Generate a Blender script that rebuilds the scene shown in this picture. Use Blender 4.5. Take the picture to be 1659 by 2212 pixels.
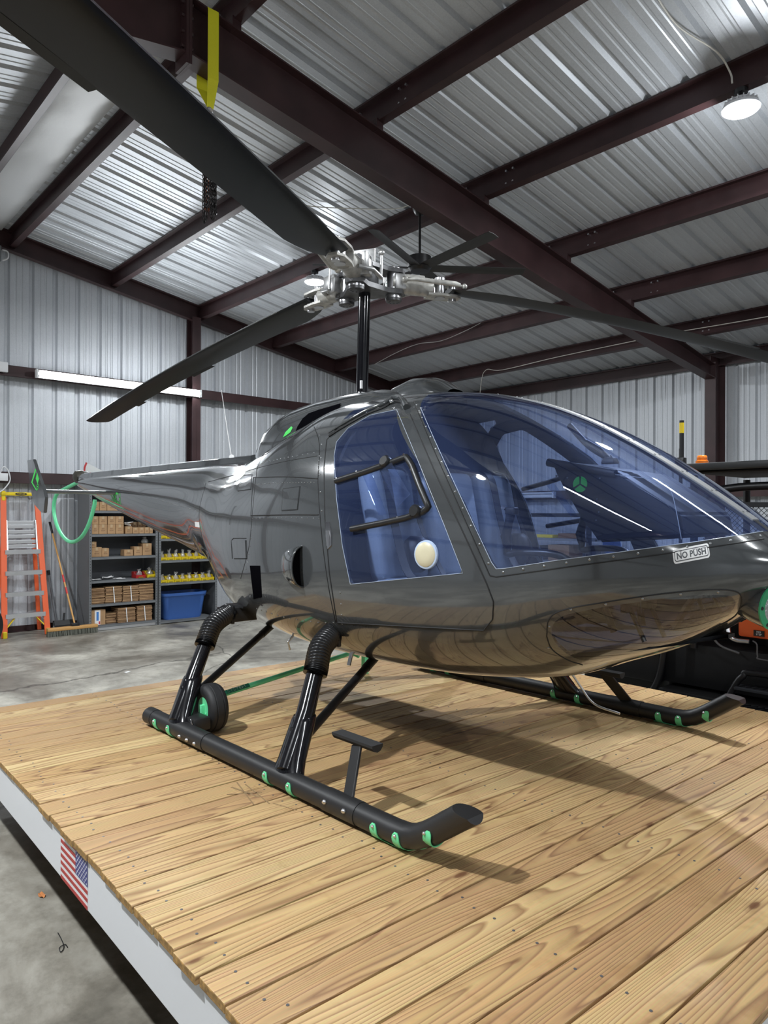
import bpy, bmesh, math, random
from math import sin, cos, pi, radians, sqrt, atan2
from mathutils import Vector, Matrix, Euler
from mathutils.bvhtree import BVHTree
from mathutils import noise as mnoise

scene = bpy.context.scene
for o in list(bpy.data.objects):
    bpy.data.objects.remove(o, do_unlink=True)
COL = scene.collection
random.seed(7)

# ------------------------------------------------------------------ camera
EYE = Vector((0.0, 0.0, 1.6))
YAW, PITCH, ROLL, FPX = radians(42.87), radians(0.15), radians(0.216), 1552.0
_f = Vector((-cos(YAW) * cos(PITCH), sin(YAW) * cos(PITCH), sin(PITCH)))
_r = _f.cross(Vector((0, 0, 1))).normalized()
_u = _r.cross(_f)
RGT = cos(ROLL) * _r + sin(ROLL) * _u
UPV = -sin(ROLL) * _r + cos(ROLL) * _u
FWD = _f
cam_d = bpy.data.cameras.new('camera')
cam_d.sensor_fit = 'HORIZONTAL'
cam_d.sensor_width = 36.0
cam_d.lens = 36.0 * FPX / 1659.0
cam_d.clip_start = 0.05
cam_d.clip_end = 200
cam = bpy.data.objects.new('camera', cam_d)
COL.objects.link(cam)
cam.matrix_world = Matrix(((RGT.x, UPV.x, -FWD.x, EYE.x), (RGT.y, UPV.y, -FWD.y, EYE.y),
                           (RGT.z, UPV.z, -FWD.z, EYE.z), (0, 0, 0, 1)))
scene.camera = cam

# ------------------------------------------------------------------ world, exposure
w = bpy.data.worlds.new('world')
scene.world = w
w.use_nodes = True
w.node_tree.nodes['Background'].inputs[0].default_value = (0.55, 0.62, 0.72, 1)
w.node_tree.nodes['Background'].inputs[1].default_value = 0.05
vs = scene.view_settings
vs.view_transform = 'Standard'
vs.look = 'None'
vs.exposure = 0.68
vs.gamma = 1.0
vs.use_curve_mapping = False

# ------------------------------------------------------------------ pixel helpers (direction only; distance from a plane)
def ray(x, y):
    return (FWD + (x - 829.5) / FPX * RGT - (y - 1106) / FPX * UPV)
def on_plane(x, y, n, d):
    q = ray(x, y); n = Vector(n)
    return EYE + q * ((d - n.dot(EYE)) / n.dot(q))
def onY(x, y, Y): return on_plane(x, y, (0, 1, 0), Y)
def onZ(x, y, Z): return on_plane(x, y, (0, 0, 1), Z)
def onX(x, y, X): return on_plane(x, y, (1, 0, 0), X)

# frames: the building and the deck stand a degree or two askew of the helicopter
HS = 1.075                                         # eye height over the concrete is 1.6 * HS
MB_ = Matrix.Translation((0, 0, 1.6)) @ Matrix.Scale(HS, 4) @ Matrix.Translation((0, 0, -1.6)) @ Matrix.Rotation(radians(-1.376), 4, 'Z')     # building axes p, q
FZ = 1.6 - 1.6 * HS                                # level of the concrete floor
MD_ = Matrix.Rotation(radians(-2.27), 4, 'Z')      # deck axes
ZD = 0.383                                         # top of the deck
YC = 2.95                                          # helicopter centreline
def bw(p, q, z): return MB_ @ Vector((p, q, z))

# ------------------------------------------------------------------ materials
MATS = {}
def newmat(name):
    m = bpy.data.materials.new(name); m.use_nodes = True
    nt = m.node_tree
    return m, nt, nt.nodes['Principled BSDF']
def mat(name, col, rough=0.5, metal=0.0, coat=0.0, emit=None, estr=0.0, spec=None, bump=None, var=0.0, vscale=8.0):
    if name in MATS: return MATS[name]
    m, nt, b = newmat(name)
    b.inputs['Base Color'].default_value = (*col, 1)
    b.inputs['Roughness'].default_value = rough
    b.inputs['Metallic'].default_value = metal
    if coat: 
        b.inputs['Coat Weight'].default_value = coat
        b.inputs['Coat Roughness'].default_value = 0.03
    if spec is not None: b.inputs['Specular IOR Level'].default_value = spec
    if emit:
        b.inputs['Emission Color'].default_value = (*emit, 1)
        b.inputs['Emission Strength'].default_value = estr
    if bump or var:
        tc = nt.nodes.new('ShaderNodeTexCoord')
        n = nt.nodes.new('ShaderNodeTexNoise')
        n.inputs['Scale'].default_value = bump[0] if bump else vscale
        n.inputs['Detail'].default_value = 4
        nt.links.new(tc.outputs['Object'], n.inputs['Vector'])
        if bump:
            bp = nt.nodes.new('ShaderNodeBump')
            bp.inputs['Strength'].default_value = bump[1]
            bp.inputs['Distance'].default_value = 0.01
            nt.links.new(n.outputs['Fac'], bp.inputs['Height'])
            nt.links.new(bp.outputs['Normal'], b.inputs['Normal'])
        if var:
            n2 = nt.nodes.new('ShaderNodeTexNoise')
            n2.inputs['Scale'].default_value = vscale
            n2.inputs['Detail'].default_value = 5
            nt.links.new(tc.outputs['Object'], n2.inputs['Vector'])
            rmp = nt.nodes.new('ShaderNodeValToRGB')
            rmp.color_ramp.elements[0].position = 0.3
            rmp.color_ramp.elements[1].position = 0.7
            rmp.color_ramp.elements[0].color = (*[max(0, c * (1 - var)) for c in col], 1)
            rmp.color_ramp.elements[1].color = (*[min(1, c * (1 + var)) for c in col], 1)
            nt.links.new(n2.outputs['Fac'], rmp.inputs['Fac'])
            nt.links.new(rmp.outputs['Color'], b.inputs['Base Color'])
    MATS[name] = m
    return m

def N(nt, typ, **kw):
    n = nt.nodes.new(typ)
    for k, v in kw.items():
        if k.startswith('in_'):
            n.inputs[int(k[3:])].default_value = v
        else:
            setattr(n, k, v)
    return n
def ramp(nt, stops):
    r = nt.nodes.new('ShaderNodeValToRGB')
    e = r.color_ramp.elements
    while len(e) < len(stops): e.new(0.5)
    for i, (p, c) in enumerate(stops):
        e[i].position = p; e[i].color = (*c, 1)
    return r

def mat_wood():
    m, nt, b = newmat('deck pine')
    L = nt.links.new
    tc = N(nt, 'ShaderNodeTexCoord'); oi = N(nt, 'ShaderNodeObjectInfo')
    # plank-local coordinates: x across the plank, y along it; shift by a random number per plank
    mul = N(nt, 'ShaderNodeMath', operation='MULTIPLY', in_1=37.0); L(oi.outputs['Random'], mul.inputs[0])
    cmb = N(nt, 'ShaderNodeCombineXYZ'); L(mul.outputs[0], cmb.inputs[0]); L(mul.outputs[0], cmb.inputs[1])
    add = N(nt, 'ShaderNodeVectorMath', operation='ADD'); L(tc.outputs['Object'], add.inputs[0]); L(cmb.outputs[0], add.inputs[1])
    # growth rings: a long-stretched noise height field cut by a saw of many levels gives cathedral figure
    mp = N(nt, 'ShaderNodeMapping'); mp.inputs['Scale'].default_value = (6.0, 0.42, 5.0); L(add.outputs[0], mp.inputs['Vector'])
    n1 = N(nt, 'ShaderNodeTexNoise'); n1.inputs['Scale'].default_value = 1.0; n1.inputs['Detail'].default_value = 1.2
    n1.inputs['Roughness'].default_value = 0.4; L(mp.outputs[0], n1.inputs['Vector'])
    m2 = N(nt, 'ShaderNodeMath', operation='MULTIPLY', in_1=24.0); L(n1.outputs['Fac'], m2.inputs[0])
    # straight component so that edge grain runs along the plank
    sep = N(nt, 'ShaderNodeSeparateXYZ'); L(add.outputs[0], sep.inputs[0])
    mx = N(nt, 'ShaderNodeMath', operation='MULTIPLY', in_1=38.0); L(sep.outputs[0], mx.inputs[0])
    a2 = N(nt, 'ShaderNodeMath', operation='ADD'); L(m2.outputs[0], a2.inputs[0]); L(mx.outputs[0], a2.inputs[1])
    fr = N(nt, 'ShaderNodeMath', operation='FRACT'); L(a2.outputs[0], fr.inputs[0])
    rings = ramp(nt, [(0.0, (0, 0, 0)), (0.62, (0.35, 0.35, 0.35)), (0.86, (1, 1, 1)), (1.0, (0, 0, 0))])
    L(fr.outputs[0], rings.inputs['Fac'])
    # fine fibre
    mp2 = N(nt, 'ShaderNodeMapping'); mp2.inputs['Scale'].default_value = (260, 5, 60); L(add.outputs[0], mp2.inputs['Vector'])
    n2 = N(nt, 'ShaderNodeTexNoise'); n2.inputs['Scale'].default_value = 1.0; n2.inputs['Detail'].default_value = 2; L(mp2.outputs[0], n2.inputs['Vector'])
    # plank tone
    tone = ramp(nt, [(0.0, (0.49, 0.300, 0.105)), (0.2, (0.57, 0.385, 0.155)), (0.42, (0.42, 0.235, 0.078)), (0.62, (0.63, 0.455, 0.20)), (0.8, (0.47, 0.275, 0.095)), (1.0, (0.55, 0.370, 0.145))])
    L(oi.outputs['Random'], tone.inputs['Fac'])
    dark = N(nt, 'ShaderNodeMixRGB', blend_type='MULTIPLY'); dark.inputs[0].default_value = 1.0
    L(tone.outputs[0], dark.inputs[1])
    rc = ramp(nt, [(0.0, (1.06, 1.06, 1.06)), (1.0, (0.50, 0.36, 0.21))]); L(rings.outputs[0], rc.inputs['Fac']); L(rc.outputs[0], dark.inputs[2])
    d2 = N(nt, 'ShaderNodeMixRGB', blend_type='MULTIPLY'); d2.inputs[0].default_value = 0.35
    L(dark.outputs[0], d2.inputs[1]); L(n2.outputs['Color'], d2.inputs[2])
    bc = N(nt, 'ShaderNodeBrightContrast'); bc.inputs[1].default_value = 0.05; L(d2.outputs[0], bc.inputs[0])
    # knots
    mpk = N(nt, 'ShaderNodeMapping'); mpk.inputs['Scale'].default_value = (6.0, 2.2, 0.001); L(add.outputs[0], mpk.inputs['Vector'])
    vk = N(nt, 'ShaderNodeTexVoronoi'); vk.inputs['Scale'].default_value = 1.0; vk.inputs['Randomness'].default_value = 1.0; L(mpk.outputs[0], vk.inputs['Vector'])
    kr = ramp(nt, [(0.0, (1, 1, 1)), (0.055, (0.9, 0.9, 0.9)), (0.085, (0.25, 0.25, 0.25)), (0.16, (0, 0, 0))]); L(vk.outputs['Distance'], kr.inputs['Fac'])
    # only some cells carry a knot
    sk = N(nt, 'ShaderNodeSeparateColor'); L(vk.outputs['Color'], sk.inputs[0])
    gt = N(nt, 'ShaderNodeMath', operation='GREATER_THAN', in_1=0.45); L(sk.outputs[0], gt.inputs[0])
    km = N(nt, 'ShaderNodeMath', operation='MULTIPLY'); L(kr.outputs[0], km.inputs[0]); L(gt.outputs[0], km.inputs[1])
    kmix = N(nt, 'ShaderNodeMixRGB'); kmix.inputs[2].default_value = (0.13, 0.055, 0.025, 1); L(km.outputs[0], kmix.inputs[0]); L(bc.outputs[0], kmix.inputs[1])
    # grime and scuffs
    ng = N(nt, 'ShaderNodeTexNoise'); ng.inputs['Scale'].default_value = 2.6; ng.inputs['Detail'].default_value = 5; ng.inputs['Roughness'].default_value = 0.65; L(tc.outputs['Object'], ng.inputs['Vector'])
    gr = ramp(nt, [(0.30, (0.55, 0.45, 0.33)), (0.47, (1, 1, 1))]); L(ng.outputs['Fac'], gr.inputs['Fac'])
    gm = N(nt, 'ShaderNodeMixRGB', blend_type='MULTIPLY'); gm.inputs[0].default_value = 0.7; L(kmix.outputs[0], gm.inputs[1]); L(gr.outputs[0], gm.inputs[2])
    L(gm.outputs[0], b.inputs['Base Color'])
    b.inputs['Roughness'].default_value = 0.55
    b.inputs['Specular IOR Level'].default_value = 0.35
    bp = N(nt, 'ShaderNodeBump'); bp.inputs['Strength'].default_value = 0.25; bp.inputs['Distance'].default_value = 0.002
    L(rings.outputs[0], bp.inputs['Height']); L(bp.outputs[0], b.inputs['Normal'])
    return m

def mat_concrete():
    m, nt, b = newmat('stained concrete')
    L = nt.links.new
    tc = N(nt, 'ShaderNodeTexCoord')
    n1 = N(nt, 'ShaderNodeTexNoise'); n1.inputs['Scale'].default_value = 0.9; n1.inputs['Detail'].default_value = 8; n1.inputs['Roughness'].default_value = 0.62; n1.inputs['Distortion'].default_value = 0.6
    L(tc.outputs['Object'], n1.inputs['Vector'])
    c1 = ramp(nt, [(0.30, (0.085, 0.078, 0.064)), (0.43, (0.19, 0.175, 0.145)), (0.52, (0.30, 0.285, 0.245)), (0.60, (0.42, 0.40, 0.345)), (0.74, (0.56, 0.54, 0.47))])
    L(n1.outputs['Fac'], c1.inputs['Fac'])
    n2 = N(nt, 'ShaderNodeTexNoise'); n2.inputs['Scale'].default_value = 7; n2.inputs['Detail'].default_value = 8; n2.inputs['Roughness'].default_value = 0.7
    L(tc.outputs['Object'], n2.inputs['Vector'])
    c2 = ramp(nt, [(0.32, (0.45, 0.43, 0.40)), (0.55, (1, 1, 1))]); L(n2.outputs['Fac'], c2.inputs['Fac'])
    mx = N(nt, 'ShaderNodeMixRGB', blend_type='MULTIPLY'); mx.inputs[0].default_value = 0.6
    L(c1.outputs[0], mx.inputs[1]); L(c2.outputs[0], mx.inputs[2])
    # cracks: cell borders of a distorted, large voronoi
    nd = N(nt, 'ShaderNodeTexNoise'); nd.inputs['Scale'].default_value = 3.5; nd.inputs['Detail'].default_value = 6; L(tc.outputs['Object'], nd.inputs['Vector'])
    mv = N(nt, 'ShaderNodeMixRGB'); mv.inputs[0].default_value = 0.16; L(tc.outputs['Object'], mv.inputs[1]); L(nd.outputs['Color'], mv.inputs[2])
    vo = N(nt, 'ShaderNodeTexVoronoi', feature='DISTANCE_TO_EDGE'); vo.inputs['Scale'].default_value = 0.30; L(mv.outputs[0], vo.inputs['Vector'])
    cr = ramp(nt, [(0.0, (0.25, 0.24, 0.22)), (0.0018, (1, 1, 1))]); L(vo.outputs['Distance'], cr.inputs['Fac'])
    m3 = N(nt, 'ShaderNodeMixRGB', blend_type='MULTIPLY'); m3.inputs[0].default_value = 1.0; L(mx.outputs[0], m3.inputs[1]); L(cr.outputs[0], m3.inputs[2])
    L(m3.outputs[0], b.inputs['Base Color'])
    rr = ramp(nt, [(0.3, (0.35, 0.35, 0.35)), (0.7, (0.62, 0.62, 0.62))]); L(n1.outputs['Fac'], rr.inputs['Fac']); L(rr.outputs[0], b.inputs['Roughness'])
    bp = N(nt, 'ShaderNodeBump'); bp.inputs['Strength'].default_value = 0.15; bp.inputs['Distance'].default_value = 0.004
    L(n2.outputs['Fac'], bp.inputs['Height']); L(bp.outputs[0], b.inputs['Normal'])
    return m

def mat_galv():
    m, nt, b = newmat('galvalume sheet')
    L = nt.links.new
    tc = N(nt, 'ShaderNodeTexCoord')
    vo = N(nt, 'ShaderNodeTexVoronoi'); vo.inputs['Scale'].default_value = 140; L(tc.outputs['Object'], vo.inputs['Vector'])
    n1 = N(nt, 'ShaderNodeTexNoise'); n1.inputs['Scale'].default_value = 1.2; n1.inputs['Detail'].default_value = 6; L(tc.outputs['Object'], n1.inputs['Vector'])
    ad = N(nt, 'ShaderNodeMixRGB'); ad.inputs[0].default_value = 0.75; L(vo.outputs['Color'], ad.inputs[1]); L(n1.outputs['Color'], ad.inputs[2])
    bwn = N(nt, 'ShaderNodeRGBToBW'); L(ad.outputs[0], bwn.inputs[0])
    c = ramp(nt, [(0.25, (0.46, 0.485, 0.52)), (0.75, (0.62, 0.645, 0.68))]); L(bwn.outputs[0], c.inputs['Fac'])
    L(c.outputs[0], b.inputs['Base Color'])
    b.inputs['Metallic'].default_value = 0.30
    r = ramp(nt, [(0.3, (0.40, 0.40, 0.40)), (0.7, (0.52, 0.52, 0.52))]); L(bwn.outputs[0], r.inputs['Fac']); L(r.outputs[0], b.inputs['Roughness'])
    return m

def mat_glass(name, tint, gl=1.0, rough=0.02, haze=0.0, hcol=(0.2, 0.3, 0.6)):
    m = bpy.data.materials.new(name); m.use_nodes = True
    nt = m.node_tree; nt.nodes.clear(); L = nt.links.new
    out = N(nt, 'ShaderNodeOutputMaterial')
    tr = N(nt, 'ShaderNodeBsdfTransparent'); tr.inputs[0].default_value = (*tint, 1)
    g = N(nt, 'ShaderNodeBsdfGlossy'); g.inputs['Roughness'].default_value = rough
    g.inputs['Color'].default_value = (0.95, 0.97, 1, 1)
    # thin sheet: Schlick reflectance, the same from both faces
    ge = N(nt, 'ShaderNodeNewGeometry'); dt = N(nt, 'ShaderNodeVectorMath', operation='DOT_PRODUCT'); L(ge.outputs['Incoming'], dt.inputs[0]); L(ge.outputs['Normal'], dt.inputs[1])
    ab = N(nt, 'ShaderNodeMath', operation='ABSOLUTE'); L(dt.outputs['Value'], ab.inputs[0])
    om = N(nt, 'ShaderNodeMath', operation='SUBTRACT', in_0=1.0); om.use_clamp = True; L(ab.outputs[0], om.inputs[1])
    pw = N(nt, 'ShaderNodeMath', operation='POWER', in_1=5.0); L(om.outputs[0], pw.inputs[0])
    ma = N(nt, 'ShaderNodeMath', operation='MULTIPLY_ADD', in_1=0.93, in_2=0.07); L(pw.outputs[0], ma.inputs[0])
    mu = N(nt, 'ShaderNodeMath', operation='MULTIPLY', in_1=gl); mu.use_clamp = True; L(ma.outputs[0], mu.inputs[0])
    mix = N(nt, 'ShaderNodeMixShader'); L(mu.outputs[0], mix.inputs[0])
    if haze > 0:
        df = N(nt, 'ShaderNodeBsdfDiffuse'); df.inputs[0].default_value = (*hcol, 1)
        m0 = N(nt, 'ShaderNodeMixShader'); m0.inputs[0].default_value = haze
        L(tr.outputs[0], m0.inputs[1]); L(df.outputs[0], m0.inputs[2]); L(m0.outputs[0], mix.inputs[1])
    else:
        L(tr.outputs[0], mix.inputs[1])
    L(g.outputs[0], mix.inputs[2]); L(mix.outputs[0], out.inputs[0])
    MATS[name] = m
    return m

# ------------------------------------------------------------------ object helpers
ROOTM = {}
def setp(o, label=None, cat=None, group=None, kind=None):
    if label: o['label'] = label
    if cat: o['category'] = cat
    if group: o['group'] = group
    if kind: o['kind'] = kind
    return o
def empty(name, loc, rz=0.0, label=None, cat=None, group=None, kind=None, M=None):
    e = bpy.data.objects.new(name, None); COL.objects.link(e)
    e.empty_display_size = 0.1
    if M is None:
        e.location = loc; e.rotation_euler = (0, 0, rz)
        M = Matrix.Translation(Vector(loc)) @ Matrix.Rotation(rz, 4, 'Z')
    else:
        e.matrix_world = M
    ROOTM[e.name] = M.copy()
    return setp(e, label, cat, group, kind)
def frame_of(x, y, z):
    return Matrix(((x.x, y.x, z.x, 0), (x.y, y.y, z.y, 0), (x.z, y.z, z.z, 0), (0, 0, 0, 1)))
def aim(d, up=Vector((0, 0, 1))):
    """rotation whose local z points along d"""
    z = Vector(d).normalized()
    if abs(z.dot(up)) > 0.98: up = Vector((1, 0, 0))
    x = up.cross(z).normalized(); y = z.cross(x)
    return frame_of(x, y, z)

def smooth_path(pts, n=8, closed=False):
    P = [Vector(p) for p in pts]; out = []
    m = len(P)
    rng = range(m if closed else m - 1)
    for i in rng:
        p0 = P[i - 1] if (i > 0 or closed) else P[0] * 2 - P[1]
        p1 = P[i]; p2 = P[(i + 1) % m]
        p3 = P[(i + 2) % m] if (i + 2 < m or closed) else P[-1] * 2 - P[-2]
        for k in range(n):
            t = k / n
            out.append(0.5 * ((2 * p1) + (p2 - p0) * t + (2 * p0 - 5 * p1 + 4 * p2 - p3) * t * t + (3 * p1 - p0 - 3 * p2 + p3) * t ** 3))
    if not closed: out.append(P[-1])
    return out

class MB:
    """collects shapes (in world coordinates unless xf is set) into one bmesh"""
    def __init__(s, xf=None):
        s.bm = bmesh.new(); s.xf = xf; s.mi = 0
    def _v(s, p): return s.bm.verts.new(p)
    def face(s, vs_):
        try:
            f = s.bm.faces.new(vs_); f.material_index = s.mi; return f
        except ValueError:
            return None
    def box(s, c, size, M=None, bev=0.0, taper=None):
        M = M or Matrix.Identity(4)
        c = Vector(c); h = Vector(size) * 0.5
        vs_ = []
        for dz in (-1, 1):
            k = 1.0 if (taper is None or dz < 0) else taper
            for dx, dy in ((-1, -1), (1, -1), (1, 1), (-1, 1)):
                vs_.append(s._v(c + M.to_3x3() @ Vector((dx * h.x * k, dy * h.y * k, dz * h.z))))
        fs = [(3, 2, 1, 0), (4, 5, 6, 7), (0, 1, 5, 4), (1, 2, 6, 5), (2, 3, 7, 6), (3, 0, 4, 7)]
        ff = [s.face([vs_[i] for i in f]) for f in fs]
        if bev > 0:
            es = set(e for f in ff if f for e in f.edges)
            r = bmesh.ops.bevel(s.bm, geom=list(es), offset=bev, segments=2, profile=0.5, affect='EDGES', clamp_overlap=True)
            for f in r['faces']: f.material_index = s.mi
        return s
    def box2(s, a, b, bev=0.0):
        a = Vector(a); b = Vector(b)
        return s.box((a + b) / 2, [abs(v) for v in (b - a)], bev=bev)
    def beam(s, a, b, wx, wy, up=(0, 0, 1), bev=0.0):
        a = Vector(a); b = Vector(b)
        return s.box((a + b) / 2, (wx, wy, (b - a).length), aim(b - a, Vector(up)), bev)
    def ring_loft(s, rings, closed=True, cap0=True, cap1=True):
        rv = [[s._v(p) for p in r] for r in rings]
        n = len(rv[0])
        for i in range(len(rv) - 1):
            for j in range(n if closed else n - 1):
                k = (j + 1) % n
                s.face([rv[i][j], rv[i][k], rv[i + 1][k], rv[i + 1][j]])
        if cap0 and closed: s.face(list(reversed(rv[0])))
        if cap1 and closed: s.face(rv[-1])
        return s
    def tube(s, pts, r, n=10, caps=True, sq=None, up=(0, 0, 1)):
        pts = [Vector(p) for p in pts]
        m = len(pts)
        rr = r if isinstance(r, (list, tuple)) else [r] * m
        T = []
        for i in range(m):
            d = (pts[min(i + 1, m - 1)] - pts[max(i - 1, 0)])
            T.append(d.normalized() if d.length > 1e-9 else Vector((0, 0, 1)))
        upv = Vector(up)
        if abs(T[0].dot(upv)) > 0.95: upv = Vector((1, 0, 0)) if abs(T[0].x) < 0.9 else Vector((0, 1, 0))
        x = upv.cross(T[0]).normalized()
        rings = []
        for i in range(m):
            x = (x - T[i] * x.dot(T[i])).normalized()
            y = T[i].cross(x)
            ring = []
            for k in range(n):
                a = 2 * pi * (k + 0.5) / n
                if sq:   # rectangular section sq=(wx, wy)
                    a4 = 2 * pi * (k + 0.5) / 4
                    ring.append(pts[i] + x * (math.copysign(sq[0] / 2, cos(a4))) + y * (math.copysign(sq[1] / 2, sin(a4))))
                else:
                    ring.append(pts[i] + (x * cos(a) + y * sin(a)) * rr[i])
                if sq and k == 3: break
            rings.append(ring)
        return s.ring_loft(rings, True, caps, caps)
    def cyl(s, a, b, r, n=16, r2=None):
        a = Vector(a); b = Vector(b)
        return s.lathe([(r, 0), (r if r2 is None else r2, (b - a).length)], a, b - a, n)
    def lathe(s, prof, o, axis=(0, 0, 1), n=24, closed=False):
        M = aim(axis); o = Vector(o); rings = []
        for (r, h) in prof:
            rings.append([o + M.to_3x3() @ Vector((r * cos(2 * pi * k / n), r * sin(2 * pi * k / n), h)) for k in range(n)])
        return s.ring_loft(rings, True, not closed, not closed)
    def prism(s, poly, o, ex, ey, ez, h0, h1):
        """poly in (ex, ey), extruded along ez from h0 to h1"""
        o = Vector(o); ex = Vector(ex); ey = Vector(ey); ez = Vector(ez)
        lo = [o + ex * a + ey * b + ez * h0 for a, b in poly]
        hi = [o + ex * a + ey * b + ez * h1 for a, b in poly]
        return s.ring_loft([lo, hi])
    def sphere(s, c, r, n=12, m=8, sc=(1, 1, 1), M=None):
        M3 = (M or Matrix.Identity(4)).to_3x3(); rings = []
        for i in range(1, m):
            t = pi * i / m
            rings.append([Vector(c) + M3 @ Vector((r * sc[0] * sin(t) * cos(2 * pi * k / n), r * sc[1] * sin(t) * sin(2 * pi * k / n), -r * sc[2] * cos(t))) for k in range(n)])
        s.ring_loft(rings, True, True, True)
        return s
    def torus(s, c, axis, R, r, n=28, m=10, a0=0, a1=2 * pi):
        M3 = aim(axis).to_3x3(); full = abs(a1 - a0 - 2 * pi) < 1e-6
        rings = []
        for i in range(n + (0 if full else 1)):
            a = a0 + (a1 - a0) * i / n
            d = M3 @ Vector((cos(a), sin(a), 0)); z = M3 @ Vector((0, 0, 1))
            rings.append([Vector(c) + d * (R + r * cos(2 * pi * k / m)) + z * (r * sin(2 * pi * k / m)) for k in range(m)])
        if full: rings.append(rings[0])
        if full:
            rv = [[s._v(p) for p in rg] for rg in rings[:-1]]; rv.append(rv[0])
            for i in range(n):
                for j in range(m):
                    k = (j + 1) % m
                    s.face([rv[i][j], rv[i][k], rv[i + 1][k], rv[i + 1][j]])
        else: s.ring_loft(rings)
        return s
    def build(s, name, mats, parent=None, smooth=None, label=None, cat=None, group=None, kind=None, world=None):
        if s.xf is not None: bmesh.ops.transform(s.bm, matrix=s.xf, verts=s.bm.verts)
        inv = None
        bmesh.ops.recalc_face_normals(s.bm, faces=s.bm.faces)
        me = bpy.data.meshes.new(name)
        s.bm.to_mesh(me); s.bm.free()
        return finish(name, me, mats, parent, smooth, label, cat, group, kind)

WORLD_OF = {}
def finish(name, me, mats, parent=None, smooth=None, label=None, cat=None, group=None, kind=None, origin=None):
    if not isinstance(mats, (list, tuple)): mats = [mats]
    for m in mats: me.materials.append(m)
    o = bpy.data.objects.new(name, me); COL.objects.link(o)
    if smooth is not None:
        for p in me.polygons: p.use_smooth = True
        try: me.set_sharp_from_angle(angle=radians(smooth))
        except Exception: pass
    if parent is not None:
        M = ROOTM.get(parent.name)
        if M is None: M = Matrix.Identity(4)
        me.transform(M.inverted())
        o.parent = parent
        ROOTM[o.name] = M      # sub-parts share the frame of the thing (their parent sits at identity)
    else:
        # put the origin at the bottom centre of the thing
        if len(me.vertices):
            xs = [v.co for v in me.vertices]
            c = Vector(((min(v.x for v in xs) + max(v.x for v in xs)) / 2, (min(v.y for v in xs) + max(v.y for v in xs)) / 2, min(v.z for v in xs)))
            me.transform(Matrix.Translation(-c)); o.location = c
            ROOTM[o.name] = Matrix.Translation(c)
    return setp(o, label, cat, group, kind)

def copy_tree(o, parent=None):
    c = o.copy(); COL.objects.link(c); c.parent = parent
    ROOTM[c.name] = ROOTM.get(o.name, Matrix.Identity(4))
    for ch in list(o.children):
        copy_tree(ch, c)
    return c

def text_mesh(s, body, o, ex, ey, size, depth=0.0, align='CENTER', squash=1.0):
    """flat lettering as triangles added to builder s, drawn in the plane ex, ey at o"""
    cu = bpy.data.curves.new('lettering', 'FONT'); cu.body = body; cu.size = size; cu.align_x = align; cu.align_y = 'CENTER'
    cu.extrude = depth; cu.resolution_u = 3
    to = bpy.data.objects.new('lettering', cu); COL.objects.link(to)
    dg = bpy.context.evaluated_depsgraph_get(); dg.update()
    me = to.evaluated_get(dg).to_mesh()
    ex = Vector(ex).normalized(); ey = Vector(ey).normalized(); ez = ex.cross(ey)
    vv = [s._v(Vector(o) + ex * v.co.x * squash + ey * v.co.y + ez * v.co.z) for v in me.vertices]
    for p in me.polygons: s.face([vv[i] for i in p.vertices])
    to.evaluated_get(dg).to_mesh_clear()
    bpy.data.objects.remove(to, do_unlink=True); bpy.data.curves.remove(cu)

WOOD = mat_wood(); CONC = mat_concrete(); GALV = mat_galv()
OXIDE = mat('red oxide steel', (0.046, 0.0225, 0.024), 0.42, 0.0, spec=0.4, var=0.25, vscale=3)
WHITE = mat('white paint', (0.72, 0.73, 0.75), 0.45, bump=(25, 0.06))
BLACK = mat('black satin', (0.012, 0.012, 0.013), 0.38)
BLACKG = mat('black gloss', (0.006, 0.006, 0.008), 0.13, coat=0.4)
RUBBER = mat('rubber', (0.014, 0.014, 0.015), 0.62)
STEEL = mat('bright steel', (0.62, 0.62, 0.64), 0.28, 1.0)
ALU = mat('aluminium', (0.66, 0.67, 0.69), 0.34, 0.9)
GREY = mat('grey shelving paint', (0.155, 0.165, 0.175), 0.45)
GREYD = mat('dark grey', (0.06, 0.065, 0.07), 0.5)
GREEN = mat('mint green paint', (0.15, 0.70, 0.35), 0.35)
LIME = mat('lime decal', (0.06, 0.62, 0.10), 0.45)
KRAFT = mat('kraft cardboard', (0.40, 0.245, 0.125), 0.8, var=0.12, vscale=12)
KRAFTD = mat('kraft edge', (0.27, 0.16, 0.085), 0.85, var=0.25, vscale=40)
PAPER = mat('white paper', (0.78, 0.78, 0.78), 0.7)
YEL = mat('yellow plastic', (0.80, 0.60, 0.015), 0.4)
RED = mat('red plastic', (0.60, 0.03, 0.03), 0.4)
ORANGE = mat('orange fibreglass', (0.80, 0.125, 0.035), 0.42)
BLUE = mat('blue plastic', (0.045, 0.13, 0.42), 0.38)
EMIT = mat('lamp lens', (1, 1, 1), 0.4, emit=(0.95, 0.98, 1.0), estr=60.0)
TUBEM = mat('fluorescent tube', (1, 1, 1), 0.4, emit=(0.93, 0.98, 1.0), estr=14.0)
TUBEOFF = mat('tube unlit', (0.75, 0.77, 0.8), 0.3)

# ------------------------------------------------------------------ lamps that light the hall: fixtures under the purlins, the last pair added fill
LAMPS = [(-2.17, 5.33), (-7.36, 5.33), (-2.95, -0.80), (-7.36, -0.80), (3.4, 5.33), (3.4, -0.80)]
LAMP_W = [120, 85, 190, 75, 65, 65]
# ================================================================== THE HALL
QR, QL, PW, PE = 10.62, -6.0, -10.52, 6.5        # inner faces of the sheeting
RIDGE_Q, RIDGE_Z, SLOPE = 2.22, 5.397, 0.17
def roof_z(q): return RIDGE_Z - SLOPE * abs(q - RIDGE_Q)

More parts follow.
